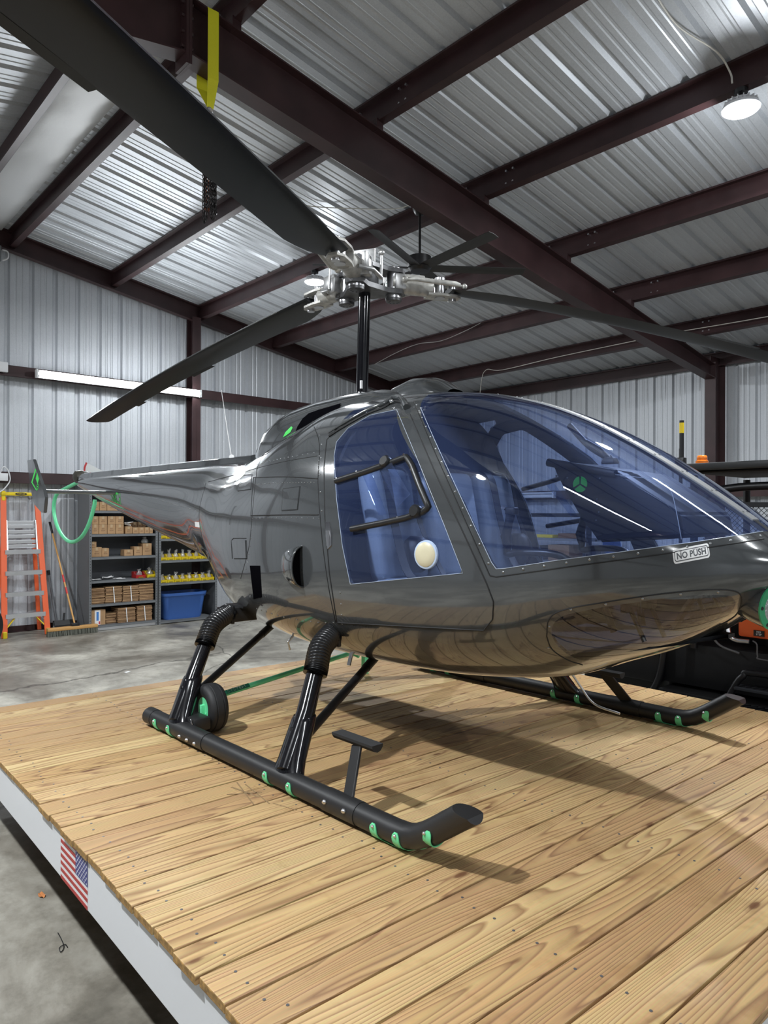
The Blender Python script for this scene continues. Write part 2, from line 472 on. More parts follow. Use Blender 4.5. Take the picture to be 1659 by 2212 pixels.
# floor
f = MB(MB_)
f.box2((PW - 0.3, QL - 0.3, -0.12), (PE + 0.3, QR + 0.3, 0.0))
f.build('floor', CONC, kind='structure', label='stained grey concrete hangar floor with cracks')

def rib_profile(width=0.9144, sign=1):
    """one sheet of ribbed panel: (position, depth) with ribs standing out away from the room"""
    pr = []
    for k in range(3):
        o = k * 0.3048
        pr += [(o + 0.0, 0), (o + 0.022, 0.034), (o + 0.052, 0.034), (o + 0.074, 0)]
        for c in (0.142, 0.216):
            pr += [(o + c - 0.018, 0), (o + c - 0.008, 0.005), (o + c + 0.008, 0.005), (o + c + 0.018, 0)]
    pr.append((width, 0))
    return pr
PROF = rib_profile()
def panel_strip(name, pts_lo, pts_hi, parent):
    mb = MB(MB_)
    lo = [mb._v(p) for p in pts_lo]; hi = [mb._v(p) for p in pts_hi]
    for i in range(len(lo) - 1): mb.face([lo[i], lo[i + 1], hi[i + 1], hi[i]])
    return mb.build(name, GALV, parent)

def wall_of_panels(name, label, a0, a1, mk):
    root = empty(name, (0, 0, 0), label=label, kind='structure', M=MB_.copy())
    a = a0
    while a < a1 - 0.01:
        lo, hi = [], []
        for (t, d) in PROF:
            s_ = min(a + t, a1)
            l, h = mk(s_, d); lo.append(l); hi.append(h)
        panel_strip('wall_panel', lo, hi, root)
        a += 0.9144
    return root
wall_l = wall_of_panels('wall_left', 'galvanised ribbed sheet gable wall with red oxide girts behind the shelves', QL, QR,
                        lambda q, d: ((PW - d, q, 0.0), (PW - d, q, roof_z(q) + 0.02)))
wall_r = wall_of_panels('wall_right', 'galvanised ribbed sheet side wall beyond the helicopter', PW, PE,
                        lambda p, d: ((p, QR + d, 0.0), (p, QR + d, roof_z(QR) + 0.02)))
wall_b = wall_of_panels('wall_back', 'galvanised ribbed sheet gable wall behind the viewpoint', QL, QR,
                        lambda q, d: ((PE + d, q, 0.0), (PE + d, q, roof_z(q) + 0.02)))
wall_f = wall_of_panels('wall_front', 'galvanised ribbed sheet side wall opposite the helicopter', PW, PE,
                        lambda p, d: ((p, QL - d, 0.0), (p, QL - d, roof_z(QL) + 0.02)))

ceil = empty('ceiling', (0, 0, 0), label='galvanised ribbed roof sheeting on red oxide steel purlins and rafters', kind='structure', M=MB_.copy())
p = PW
while p < PE - 0.01:
    for sgn in (1, -1):
        qe = QR + 0.02 if sgn > 0 else QL - 0.02
        lo, hi = [], []
        for (t, d) in PROF:
            x = min(p + t, PE)
            lo.append((x, RIDGE_Q, RIDGE_Z + d)); hi.append((x, qe, roof_z(qe) + d))
        panel_strip('roof_panel', lo, hi, ceil)
    p += 0.9144

def zsec(c0, c1, up, side, h, fl, t=0.006, name='purlin', parent=None, mat_=OXIDE, flip=1):
    """Z section between c0 and c1 (building coordinates); up = web direction, side = flange direction"""
    mb = MB(MB_)
    c0 = Vector(c0); c1 = Vector(c1); up = Vector(up).normalized(); side = Vector(side).normalized()
    prof = [(-fl, h / 2 - 0.018), (-fl, h / 2), (0, h / 2), (0, -h / 2), (fl * flip, -h / 2), (fl * flip, -h / 2 + 0.018)]
    def ring(c):
        out = []
        for i, (a, b) in enumerate(prof): out.append(c + side * a + up * b)
        off = [(0, 0)] * 6
        inner = [(-fl + t, h / 2 - 0.018), (-fl + t, h / 2 - t), (-t, h / 2 - t), (-t, -h / 2 - 0.0), (fl * flip - t * flip, -h / 2 + t), (fl * flip - t * flip, -h / 2 + 0.018)]
        inner[3] = (-t, -h / 2 + (t if flip < 0 else 0))
        for (a, b) in reversed(inner): out.append(c + side * a + up * b)
        return out
    mb.ring_loft([ring(c0), ring(c1)])
    return mb.build(name, mat_, parent)

PUR_R = [2.60, 3.96, 5.33, 6.71, 8.05, 9.40]
PUR_L = [1.93, 0.57, -0.80, -2.18, -3.52, -4.9]
PH = 0.20
for q in PUR_R:
    z = roof_z(q) - PH / 2 - 0.004
    zsec((PW + 0.06, q, z), (PE, q, z), (0, SLOPE, 1), (0, 1, -SLOPE), PH, 0.065, name='purlin', parent=ceil)
for q in PUR_L:
    z = roof_z(q) - PH / 2 - 0.004
    zsec((PW + 0.06, q, z), (PE, q, z), (0, -SLOPE, 1), (0, -1, -SLOPE), PH, 0.065, name='purlin', parent=ceil)
# lap bolts where the purlins cross the main frame
for q in PUR_R:
    z = roof_z(q) - PH / 2
    mb = MB(MB_)
    for dp in (-0.28, -0.2, 0.3, 0.38):
        for dz in (-0.06, 0.06):
            mb.cyl((-4.6 + dp, q - 0.004 + dz * 0.17, z + dz), (-4.6 + dp, q - 0.016, z + dz), 0.011, 6)
    mb.build('purlin_bolts', STEEL, ceil, kind='stuff')
# eave struts
for q, s in ((QR - 0.03, 1), (QL + 0.03, -1)):
    z = roof_z(q) - 0.11
    zsec((PW + 0.06, q, z), (PE, q, z), (0, 0, 1), (0, s, 0), 0.20, 0.07, name='eave_strut', parent=ceil, flip=-1)
# crumpled liner strip under the ridge, tied with wire
mb = MB(MB_)
rows = []
n = 90
for i in range(n + 1):
    p = PW + 0.05 + (PE - PW - 0.1) * i / n
    sag = 0.02 * sin(i * 1.7) + 0.012 * sin(i * 0.63 + 1)
    rows.append([Vector((p, RIDGE_Q - 0.27, roof_z(RIDGE_Q - 0.27) - 0.02)), Vector((p, RIDGE_Q - 0.12, RIDGE_Z - 0.10 + sag)),
                 Vector((p, RIDGE_Q, RIDGE_Z - 0.085 - sag * 0.7)), Vector((p, RIDGE_Q + 0.13, RIDGE_Z - 0.10 + sag * 0.6)), Vector((p, RIDGE_Q + 0.27, roof_z(RIDGE_Q + 0.27) - 0.02))])
mb.ring_loft(rows, closed=False)
mb.build('ridge_liner', mat('vinyl liner', (0.55, 0.56, 0.57), 0.4, bump=(9, 0.3)), ceil, smooth=60)

def ibeam(path, depth, fw, axis, name, parent, tf=0.012, tw=0.008, taper=None):
    """welded I beam along a path in building coordinates; path = top line; web hangs down; axis = web normal"""
    mb = MB(MB_); ax = Vector(axis)
    path = [Vector(p) for p in path]; dep = depth if isinstance(depth, (list, tuple)) else [depth] * len(path)
    def sec(pt, d):
        o = []
        for a, b in ((-fw / 2, 0), (fw / 2, 0), (fw / 2, -tf), (tw / 2, -tf), (tw / 2, -d + tf), (fw / 2, -d + tf), (fw / 2, -d), (-fw / 2, -d), (-fw / 2, -d + tf), (-tw / 2, -d + tf), (-tw / 2, -tf), (-fw / 2, -tf)):
            o.append(pt + ax * a + Vector((0, 0, 1)) * b)
        return o
    mb.ring_loft([sec(p, d) for p, d in zip(path, dep)])
    return mb.build(name, OXIDE, parent)
def pb(q): return roof_z(q) - PH - 0.078          # top of the rafters, clips stand between them and the purlins
for pf in (-4.6, 1.5):
    ibeam([(pf, RIDGE_Q + 0.015, pb(RIDGE_Q)), (pf, 6.4, pb(6.4)), (pf, QR - 0.30, pb(QR - 0.30))], [0.40, 0.37, 0.20], 0.15, (1, 0, 0), 'rafter', ceil)
    ibeam([(pf, RIDGE_Q - 0.015, pb(RIDGE_Q)), (pf, -1.8, pb(-1.8)), (pf, QL + 0.30, pb(QL + 0.3))], [0.40, 0.37, 0.20], 0.15, (1, 0, 0), 'rafter', ceil)
    for q in PUR_R + PUR_L:
        mb = MB(MB_); mb.box((pf, q, roof_z(q) - PH - 0.035), (0.11, 0.07, 0.10)); mb.build('purlin_clip', OXIDE, ceil)
    for s in (-1, 1):
        mb = MB(MB_)
        mb.box((pf, RIDGE_Q + s * 0.011, pb(RIDGE_Q) - 0.21), (0.17, 0.02, 0.53))
        e = mb.build('end_plate', OXIDE, ceil)
        mb = MB(MB_)
        for zz in (-0.05, -0.14, -0.25, -0.35):
            for xx in (-0.05, 0.05):
                mb.cyl((pf + xx, RIDGE_Q + s * 0.02, pb(RIDGE_Q) + zz), (pf + xx, RIDGE_Q + s * 0.042, pb(RIDGE_Q) + zz), 0.014, 6)
        mb.build('plate_bolts', OXIDE, ceil, kind='stuff')
    for (qq, s, par) in ((QR, -1, wall_r), (QL, 1, wall_f)):
        mb = MB(MB_)
        top = roof_z(qq) - 0.03
        q0 = qq + s * 0.02; q1 = qq + s * 0.34
        mb.box2((pf - 0.075, q1, 0), (pf + 0.075, q1 - s * 0.012, top - 0.16)); mb.box2((pf - 0.075, q0, 0), (pf + 0.075, q0 + s * 0.012, top))
        mb.box2((pf - 0.004, q0, 0), (pf + 0.004, q1, top - 0.06)); mb.box((pf, (q0 + q1) / 2, 0.008), (0.2, 0.36, 0.016))
        mb.build('column', OXIDE, par)
# gable wall framing: rake channels, columns, girts, base angle
for (a, b_) in ((RIDGE_Q, QR - 0.02), (RIDGE_Q, QL + 0.02)):
    mb = MB(MB_)
    P0 = PW + 0.03
    rings = []
    for q in (a, b_):
        zt = roof_z(q) - 0.006
        rings.append([Vector(v) for v in ((P0, q, zt), (P0 + 0.09, q, zt), (P0 + 0.09, q, zt - 0.01), (P0 + 0.012, q, zt - 0.01), (P0 + 0.012, q, zt - 0.25), (P0 + 0.10, q, zt - 0.25), (P0 + 0.10, q, zt - 0.262), (P0, q, zt - 0.262))])
    mb.ring_loft(rings); mb.build('rake_channel', OXIDE, wall_l)
for q in (5.21, -0.6):
    mb = MB(MB_); top = roof_z(q) - 0.24
    mb.box2((PW + 0.02, q - 0.07, 0), (PW + 0.032, q + 0.07, top)); mb.box2((PW + 0.21, q - 0.07, 0), (PW + 0.222, q + 0.07, top)); mb.box2((PW + 0.02, q - 0.005, 0), (PW + 0.222, q + 0.005, top))
    mb.build('column', OXIDE, wall_l)
def girt(p0, p1, q0, q1, z, par, nrm):
    zsec((p0, q0, z), (p1, q1, z), nrm, (0, 0, 1), 0.18, 0.065, name='girt', parent=par, flip=1)
for zt in (3.465, 2.06):
    for (qa, qb) in ((QL + 0.05, -0.68), (-0.52, 5.13), (5.29, QR - 0.05)):
        mb = MB(MB_)
        P0 = PW + 0.012
        mb.box2((P0, qa, zt + 0.068), (P0 + 0.16, qb, zt + 0.075)); mb.box2((P0 + 0.153, qa, zt - 0.075), (P0 + 0.16, qb, zt + 0.075))
        mb.box2((P0 + 0.153, qa, zt - 0.075), (P0 + 0.20, qb, zt - 0.068)); mb.box2((P0 + 0.193, qa, zt - 0.075), (P0 + 0.20, qb, zt - 0.055))
        mb.build('girt', OXIDE, wall_l)
mb = MB(MB_); mb.box2((PW + 0.005, QL + 0.05, 0), (PW + 0.012, QR - 0.05, 0.075)); mb.box2((PW + 0.005, QL + 0.05, 0), (PW + 0.075, QR - 0.05, 0.007)); mb.build('base_angle', OXIDE, wall_l)
mb = MB(MB_)
mb.box2((PW + 0.1, QR - 0.16, 2.0), (PE, QR - 0.015, 2.012)); mb.box2((PW + 0.1, QR - 0.165, 1.86), (PE, QR - 0.158, 2.012)); mb.build('girt', OXIDE, wall_r)
mb = MB(MB_); mb.box2((PW + 0.1, QR - 0.012, 0), (PE, QR - 0.005, 0.075)); mb.box2((PW + 0.1, QR - 0.075, 0), (PE, QR - 0.005, 0.007)); mb.build('base_angle', OXIDE, wall_r)
for par, q0, q1 in ((wall_f, QL + 0.015, QL + 0.16),):
    for z in (2.0, 3.4):
        mb = MB(MB_); mb.box2((PW + 0.1, q0, z), (PE, q1, z + 0.012)); mb.box2((PW + 0.1, q1 - 0.007, z - 0.14), (PE, q1, z + 0.012)); mb.build('girt', OXIDE, par)

# ------------------------------------------------------------------ high-bay lamps under the purlins, the added fill pair among them
for i, (lp, lq) in enumerate(LAMPS):
    zt = roof_z(lq) - PH - 0.01
    c = bw(lp, lq, zt)
    lab = ['round LED high bay lamp under the purlin above the helicopter nose', 'round LED high bay lamp under the purlin between rotor hub and gable wall',
           'round LED high bay lamp over the near edge of the wooden deck', 'round LED high bay lamp on the near roof slope by the gable wall',
           'added fill lamp out of view far forward over the helicopter side', 'added fill lamp out of view far forward on the near roof slope'][i]
    root = empty('high_bay_lamp', c, label=lab, cat='lamp', group='high bay lamps')
    mb = MB(); mb.cyl(c + Vector((0, 0, -0.03)), c + Vector((0, 0, 0.0)), 0.05, 16); mb.tube([c + Vector((0, 0, -0.03)), c + Vector((0, 0, -0.08))], 0.012, 8)
    mb.build('hanger', BLACK, root, smooth=40)
    mb = MB(); mb.lathe([(0.03, -0.07), (0.07, -0.075), (0.075, -0.11), (0.13, -0.125), (0.14, -0.15), (0.135, -0.155)], c, n=28)
    for k in range(18):
        a = 2 * pi * k / 18
        mb.box(c + Vector((0.095 * cos(a), 0.095 * sin(a), -0.105)), (0.05, 0.005, 0.035), Matrix.Rotation(a, 4, 'Z'))
    mb.build('housing', mat('lamp housing', (0.75, 0.76, 0.78), 0.4), root, smooth=35)
    mb = MB(); mb.lathe([(0.125, -0.156), (0.12, -0.166), (0.06, -0.172), (0.01, -0.173)], c, n=28)
    mb.build('lens', EMIT, root, smooth=50)
    ld = bpy.data.lights.new('high_bay_light', 'AREA'); ld.shape = 'DISK'; ld.size = 0.17; ld.energy = LAMP_W[i]
    ld.color = (0.93, 0.97, 1.0)
    lo = bpy.data.objects.new('high_bay_light', ld); COL.objects.link(lo); lo.location = (0, 0, -0.18); lo.parent = root
    # spill from the sides of the lens
    ld = bpy.data.lights.new('lens_spill', 'POINT'); ld.shadow_soft_size = 0.10; ld.energy = LAMP_W[i] * 0.20
    ld.color = (0.93, 0.97, 1.0)
    lo = bpy.data.objects.new('lens_spill', ld); COL.objects.link(lo); lo.location = (0, 0, -0.30); lo.parent = root

# ------------------------------------------------------------------ fluorescent strips (two tubes each)
def strip_light(name, M, length, on, label):
    """local x along the fixture, local z out of the wall"""
    root = empty(name, (0, 0, 0), label=label, cat='lamp', M=M)
    h = length / 2
    def W(p): return M @ Vector(p)
    mb = MB(M); mb.box((0, 0, 0.02), (length, 0.105, 0.04), bev=0.004)
    mb.box((-h + 0.012, 0, 0.05), (0.02, 0.115, 0.06)); mb.box((h - 0.012, 0, 0.05), (0.02, 0.115, 0.06))
    mb.build('channel', mat('white enamel', (0.82, 0.83, 0.84), 0.35), root)
    for y in (-0.032, 0.032):
        mb = MB(M); mb.cyl((-h + 0.03, y, 0.062), (h - 0.03, y, 0.062), 0.0165, 12); tb = mb.build('tube', TUBEM if on else TUBEOFF, root, smooth=40)
        for sx in (-1, 1):
            mb = MB(M); mb.box((sx * (h - 0.03), y, 0.058), (0.016, 0.032, 0.042)); mb.build('lamp_holder', mat('white enamel', (0.82, 0.83, 0.84), 0.35), tb)
    if on:
        ld = bpy.data.lights.new('tube_light', 'AREA'); ld.shape = 'RECTANGLE'; ld.size = length - 0.1; ld.size_y = 0.08; ld.energy = on
        ld.color = (0.92, 0.97, 1.0)
        lo = bpy.data.objects.new('tube_light', ld); COL.objects.link(lo)
        lo.parent = root; lo.location = (0, 0, 0.085); lo.rotation_euler = (pi, 0, 0)
    return root
def wallM(p, q, z, xdir, out):
    x = Vector(xdir).normalized(); o = Vector(out).normalized(); y = o.cross(x)
    return MB_ @ Matrix.Translation(Vector((p, q, z))) @ frame_of(x, y, o)
strip_light('strip_light', wallM(PW + 0.225, 4.06, 3.455, (0, 1, 0.0), (1, 0, 0)), 2.40, 40, 'lit two-tube fluorescent strip on the gable wall girt beside the steel column')
strip_light('strip_light', wallM(-7.95, QR - 0.17, 1.94, (1, 0, 0), (0, -1, 0)), 1.25, 0, 'unlit short two-tube strip on the side wall over the workbench')
strip_light('strip_light', wallM(0.2, 0.50, roof_z(0.50) - PH - 0.035, (1, 0, 0), (0, 0, -1)), 2.40, 34, 'lit two-tube fluorescent strip under the near roof slope above the deck corner')
strip_light('strip_light', wallM(-0.15, 5.40, roof_z(5.40) - PH - 0.035, (1, 0, 0), (0, 0, -1)), 2.40, 34, 'lit two-tube fluorescent strip under the far roof slope beside the nose lamp')
# ================================================================== THE DECK
DX0, PITCH_D, NPL = -4.975, 0.1465, 29
DY0, DY1 = 0.864, 4.705
deck = empty('deck_platform', (0, 0, 0), label='low rolling platform of pine planks with white painted skirt under the helicopter', cat='platform',
             M=MD_ @ Matrix.Translation(Vector((DX0 + PITCH_D * NPL / 2, (DY0 + DY1) / 2, FZ))))
TH = 0.027
ENDG = mat('sawn end grain', (0.33, 0.19, 0.06), 0.7, var=0.45, vscale=70)
rng = random.Random(3)
plank_me = []
for i in range(NPL):
    xa = DX0 + i * PITCH_D
    e0, e1 = rng.uniform(-0.007, 0.006), rng.uniform(-0.006, 0.007)
    mb = MB()
    wdt = PITCH_D - rng.uniform(0.0055, 0.009)
    ln = (DY1 + e1) - (DY0 + e0)
    mb.box((0, 0, 0), (wdt, ln, TH), bev=0.0035)
    me = bpy.data.meshes.new('plank'); mb.bm.to_mesh(me); mb.bm.free()
    me.materials.append(WOOD); me.materials.append(ENDG)
    for p_ in me.polygons:
        if abs(p_.normal.y) > 0.7: p_.material_index = 1
    o = bpy.data.objects.new('plank', me); COL.objects.link(o); o.parent = deck
    cx = DX0 + PITCH_D * NPL / 2
    o.location = (xa + PITCH_D / 2 - cx, (DY0 + e0 + DY1 + e1) / 2 - (DY0 + DY1) / 2, ZD - FZ - TH / 2 + rng.uniform(-0.0012, 0.0))
    o.rotation_euler = (0, rng.uniform(-0.004, 0.004), rng.uniform(-0.0004, 0.0004))
# screws, two to a plank over each joist
JOISTS = [DY0 + 0.10, DY0 + 0.80, DY0 + 1.6, DY0 + 2.4, DY0 + 3.1, DY1 - 0.10]
mb = MB(MD_)
for i in range(NPL):
    xa = DX0 + i * PITCH_D
    for y in JOISTS:
        for t in (0.27, 0.73):
            c = Vector((xa + PITCH_D * t + rng.uniform(-0.008, 0.008), y + rng.uniform(-0.02, 0.02), ZD))
            mb.lathe([(0.0045, -0.002), (0.0045, 0.0006), (0.0025, 0.0007)], c, n=8)
mb.build('screws', mat('zinc screw', (0.22, 0.22, 0.23), 0.4, 0.7), deck, kind='stuff')
SK0, SK1 = ZD - TH - 0.186, ZD - TH - 0.001
ins = 0.014
mb = MB(MD_); mb.box2((DX0 + 0.01, DY0 + ins, SK0), (DX0 + NPL * PITCH_D - 0.012, DY0 + ins + 0.038, SK1), bev=0.003); skirt = mb.build('skirt_board', WHITE, deck)
mb = MB(MD_); mb.box2((DX0 + 0.01, DY1 - ins - 0.038, SK0), (DX0 + NPL * PITCH_D - 0.012, DY1 - ins, SK1), bev=0.003); mb.build('skirt_board', WHITE, deck)
for xx in (DX0 + 0.012, DX0 + NPL * PITCH_D - 0.05):
    mb = MB(MD_); mb.box2((xx, DY0 + ins + 0.04, SK0), (xx + 0.036, DY1 - ins - 0.04, SK1), bev=0.003); mb.build('skirt_board', WHITE, deck)
JW = mat('frame lumber', (0.16, 0.11, 0.06), 0.7)
for y in JOISTS[1:-1]:
    mb = MB(MD_); mb.box2((DX0 + 0.05, y - 0.02, SK0 + 0.02), (DX0 + NPL * PITCH_D - 0.055, y + 0.02, SK1)); mb.build('joist', JW, deck)
for (x, y) in ((-4.6, 1.25), (-4.6, 4.3), (-2.8, 1.25), (-2.8, 4.3), (-1.05, 1.25), (-1.05, 4.3)):
    mb = MB(MD_); mb.box((x, y, SK0 + 0.015), (0.16, 0.14, 0.03)); mb.build('caster_plate', BLACK, deck)
    mb = MB(MD_); mb.cyl((x, y - 0.025, FZ + 0.11), (x, y + 0.025, FZ + 0.11), 0.11, 24); cw = mb.build('caster_wheel', RUBBER, deck, smooth=40)
    for s in (-1, 1):
        mb = MB(MD_); mb.box2((x - 0.03, y + s * 0.034, FZ + 0.09), (x + 0.03, y + s * 0.040, SK0 + 0.002)); mb.build('caster_fork', STEEL, cw)
# the flag on the near skirt: stripes run along the board, the blue field sits at the upper forward corner
def px_dx(x, y): return (MD_.inverted() @ onY(x, y, 0)).x
def skx(x, y):   # deck x of a pixel on the near skirt face
    n = MD_ @ Vector((0, 1, 0)); return (MD_.inverted() @ on_plane(x, y, n, DY0 + ins)).x
fx0, fx1 = skx(132, 1850), skx(190, 1915)
FRED = mat('flag red', (0.42, 0.035, 0.03), 0.5); FBLU = mat('flag blue', (0.03, 0.035, 0.19), 0.5); FWHT = mat('flag white', (0.75, 0.75, 0.76), 0.5)
yf = DY0 + ins
mb = MB(MD_); mb.box2((fx0, yf - 0.0012, SK0 + 0.002), (fx1, yf + 0.001, SK1 - 0.003)); flag = mb.build('flag_decal', FWHT, deck, label='small national flag with red and white stripes and a starred blue field')
fz0, fz1 = SK0 + 0.002, SK1 - 0.003
sh = (fz1 - fz0) / 13
fw = fx1 - fx0
for k in range(0, 13, 2):
    z1 = fz1 - k * sh
    x1 = fx1 if k > 6 else fx1 - fw * 0.42
    mb = MB(MD_); mb.box2((fx0 + 0.001, yf - 0.002, z1 - sh), (x1, yf - 0.001, z1)); mb.build('stripe', FRED, flag)
mb = MB(MD_); mb.box2((fx1 - fw * 0.42, yf - 0.0024, fz1 - 7 * sh), (fx1, yf - 0.001, fz1)); mb.build('field', FBLU, flag)
mb = MB(MD_)
for r in range(9):
    cnt = 6 if r % 2 == 0 else 5
    for k in range(cnt):
        x = fx1 - fw * 0.42 + fw * 0.42 * ((k + 0.5) / 6 if cnt == 6 else (k + 1.0) / 6)
        z = fz1 - 7 * sh * (r + 0.7) / 9.4
        pts = []
        for a in range(10):
            rr = 0.0058 if a % 2 == 0 else 0.0024
            pts.append((rr * sin(2 * pi * a / 10), rr * cos(2 * pi * a / 10)))
        mb.prism(pts, (x, yf - 0.0026, z), (1, 0, 0), (0, 0, 1), (0, 1, 0), 0, 0.0006)
mb.build('stars', FWHT, flag, kind='stuff')
# scuffs and marking lines left on the planks
SCUFF = mat('scuff mark', (0.24, 0.155, 0.075), 0.8)
for (x0_, y0_, x1_, y1_, w_) in ((432, 1590, 470, 1603, 0.004), (455, 1585, 488, 1612, 0.003), (440, 1598, 496, 1606, 0.003), (500, 1700, 560, 1722, 0.010), (512, 1690, 548, 1738, 0.006), (530, 1694, 582, 1736, 0.006), (490, 1716, 566, 1712, 0.008), (590, 1735, 640, 1750, 0.005), (430, 1665, 520, 1652, 0.003)):
    a_, b_ = onZ(x0_, y0_, ZD), onZ(x1_, y1_, ZD)
    mb = MB(); mb.box((a_ + b_) / 2 + Vector((0, 0, -0.0002)), ((b_ - a_).length, w_, 0.0012), Matrix.Rotation(atan2(b_.y - a_.y, b_.x - a_.x), 4, 'Z')); mb.build('scuff_mark', SCUFF, deck)
# ================================================================== THE HELICOPTER (nose towards +x, near side is -y)
heli = empty('helicopter', (-2.9, YC, ZD), label='glossy dark grey light helicopter with blue tinted windows standing on skids on the wooden deck', cat='helicopter')
BODY = mat('charcoal paint', (0.054, 0.058, 0.061), 0.14, 0.0, coat=1.0)
BODY2 = mat('headliner grey', (0.05, 0.055, 0.065), 0.7)
SEAMM = mat('panel gap', (0.006, 0.006, 0.007), 0.7)
RIVM = mat('rivet head', (0.30, 0.31, 0.32), 0.22, 0.8)
GL = mat_glass('blue tinted acrylic', (0.64, 0.73, 0.94), 1.0, 0.02, 0.07, (0.18, 0.27, 0.66))
GLV = mat_glass('clear vent acrylic', (0.82, 0.87, 0.96), 1.0, 0.02, 0.03, (0.3, 0.4, 0.7))
GLC = mat_glass('smoke acrylic', (0.40, 0.40, 0.47), 1.25, 0.03, 0.03, (0.1, 0.1, 0.12))
CHR = mat('chrome', (0.75, 0.75, 0.77), 0.12, 1.0)

def pchip(xs, ys):
    n = len(xs); h = [xs[i + 1] - xs[i] for i in range(n - 1)]; d = [(ys[i + 1] - ys[i]) / h[i] for i in range(n - 1)]
    m = [0.0] * n; m[0] = d[0]; m[-1] = d[-1]
    for i in range(1, n - 1):
        if d[i - 1] * d[i] <= 0: m[i] = 0
        else:
            w1 = 2 * h[i] + h[i - 1]; w2 = h[i] + 2 * h[i - 1]
            m[i] = (w1 + w2) / (w1 / d[i - 1] + w2 / d[i])
    def f(x):
        x = min(max(x, xs[0]), xs[-1])
        i = max(k for k in range(n - 1) if xs[k] <= x) if x > xs[0] else 0
        t = (x - xs[i]) / h[i]
        return (2 * t ** 3 - 3 * t * t + 1) * ys[i] + (t ** 3 - 2 * t * t + t) * h[i] * m[i] + (-2 * t ** 3 + 3 * t * t) * ys[i + 1] + (t ** 3 - t * t) * h[i] * m[i + 1]
    return f
#        x      ztop   zbot   halfw  zwide  n_up  n_low
STA = [(-8.10, 1.975, 1.880, 0.055, 1.93, 2.0, 2.0),
       (-7.90, 1.985, 1.830, 0.085, 1.92, 2.0, 1.9),
       (-7.00, 1.985, 1.605, 0.165, 1.83, 2.2, 1.5),
       (-6.20, 1.985, 1.430, 0.235, 1.76, 2.3, 1.45),
       (-5.55, 1.985, 1.295, 0.295, 1.71, 2.3, 1.45),
       (-5.08, 1.985, 1.175, 0.350, 1.66, 2.3, 1.5),
       (-4.75, 1.985, 1.045, 0.410, 1.58, 2.3, 1.7),
       (-4.50, 1.985, 0.940, 0.480, 1.52, 2.3, 2.0),
       (-4.25, 2.000, 0.870, 0.545, 1.48, 2.3, 2.5),
       (-3.85, 2.090, 0.835, 0.650, 1.45, 2.3, 2.8),
       (-3.45, 2.200, 0.810, 0.730, 1.42, 2.4, 2.8),
       (-3.10, 2.260, 0.795, 0.770, 1.40, 2.5, 2.7),
       (-2.75, 2.260, 0.790, 0.785, 1.38, 2.5, 2.6),
       (-2.35, 2.220, 0.800, 0.775, 1.37, 2.6, 2.5),
       (-2.05, 2.145, 0.828, 0.748, 1.36, 2.65, 2.4),
       (-1.80, 2.045, 0.870, 0.712, 1.36, 2.7, 2.3),
       (-1.56, 1.915, 0.962, 0.655, 1.37, 2.8, 2.2),
       (-1.30, 1.750, 1.070, 0.545, 1.38, 2.6, 2.15),
       (-1.10, 1.610, 1.200, 0.415, 1.39, 2.3, 2.1),
       (-1.00, 1.535, 1.268, 0.318, 1.40, 2.1, 2.0),
       (-0.93, 1.478, 1.322, 0.195, 1.40, 2.0, 2.0),
       (-0.895, 1.435, 1.362, 0.095, 1.39, 2.0, 2.0),
       (-0.885, 1.412, 1.384, 0.025, 1.398, 2.0, 2.0)]
_xs = [s[0] for s in STA]
FN = [pchip(_xs, [s[k] for s in STA]) for k in range(1, 7)]
def section(x, n):
    zt, zb, hw, zm, nu, nl = [f(x) for f in FN]
    out = []
    for k in range(n):
        a = 2 * pi * k / n
        c, s = cos(a), sin(a)
        e = nu if s >= 0 else nl
        y = hw * math.copysign(abs(c) ** (2 / e), c)
        z = zm + ((zt - zm) if s >= 0 else (zm - zb)) * math.copysign(abs(s) ** (2 / e), s)
        out.append(Vector((x, YC + y, z)))
    return out
NS = 104
xs = []
x = -8.10
while x < -4.7: xs.append(x); x += 0.10
while x < -1.1: xs.append(x); x += 0.045
while x < -0.93: xs.append(x); x += 0.02
xs += [-0.93, -0.915, -0.905, -0.898, -0.892, -0.888, -0.885]
hull = MB(); hull.ring_loft([section(x, NS) for x in xs])
bmesh.ops.recalc_face_normals(hull.bm, faces=hull.bm.faces)
hull.bm.normal_update()
hull_me = bpy.data.meshes.new('hull'); hull.bm.to_mesh(hull_me)
BVH = BVHTree.FromBMesh(hull.bm)
hull.bm.verts.ensure_lookup_table(); hull.bm.faces.ensure_lookup_table()
HULL_BM = hull.bm
def surf(x, y):
    """hull point under a pixel (and its normal); the distance is the hull's own"""
    d = ray(x, y).normalized()
    loc, nrm, idx, dist = BVH.ray_cast(EYE, d)
    if loc is None:      # just past the silhouette: take the hull point nearest to the line of sight
        best = None
        for k in range(60):
            q = EYE + d * (1.5 + 0.13 * k)
            l2, n2, i2, d2 = BVH.find_nearest(q)
            if best is None or d2 < best[0]: best = (d2, l2, n2)
        return best[1], best[2]
    return loc, nrm
def surf_path(px, n=6, off=0.0, smooth=True, closed=False):
    P = [Vector((a, b, 0)) for a, b in px]
    P = smooth_path(P, n, closed) if smooth else [P[i].lerp(P[i + 1], k / n) for i in range(len(P) - 1) for k in range(n)] + [P[-1]]
    out = []
    for p in P:
        l, nn = surf(p.x, p.y)
        if l is None: continue
        out.append(l + nn * off)
    return out
def side_pt(x, z, sgn=-1):
    """hull point at (x, z) seen square from the side"""
    loc, nrm, idx, dist = BVH.ray_cast(Vector((x, YC + sgn * 3, z)), Vector((0, -sgn, 0)))
    return loc, nrm
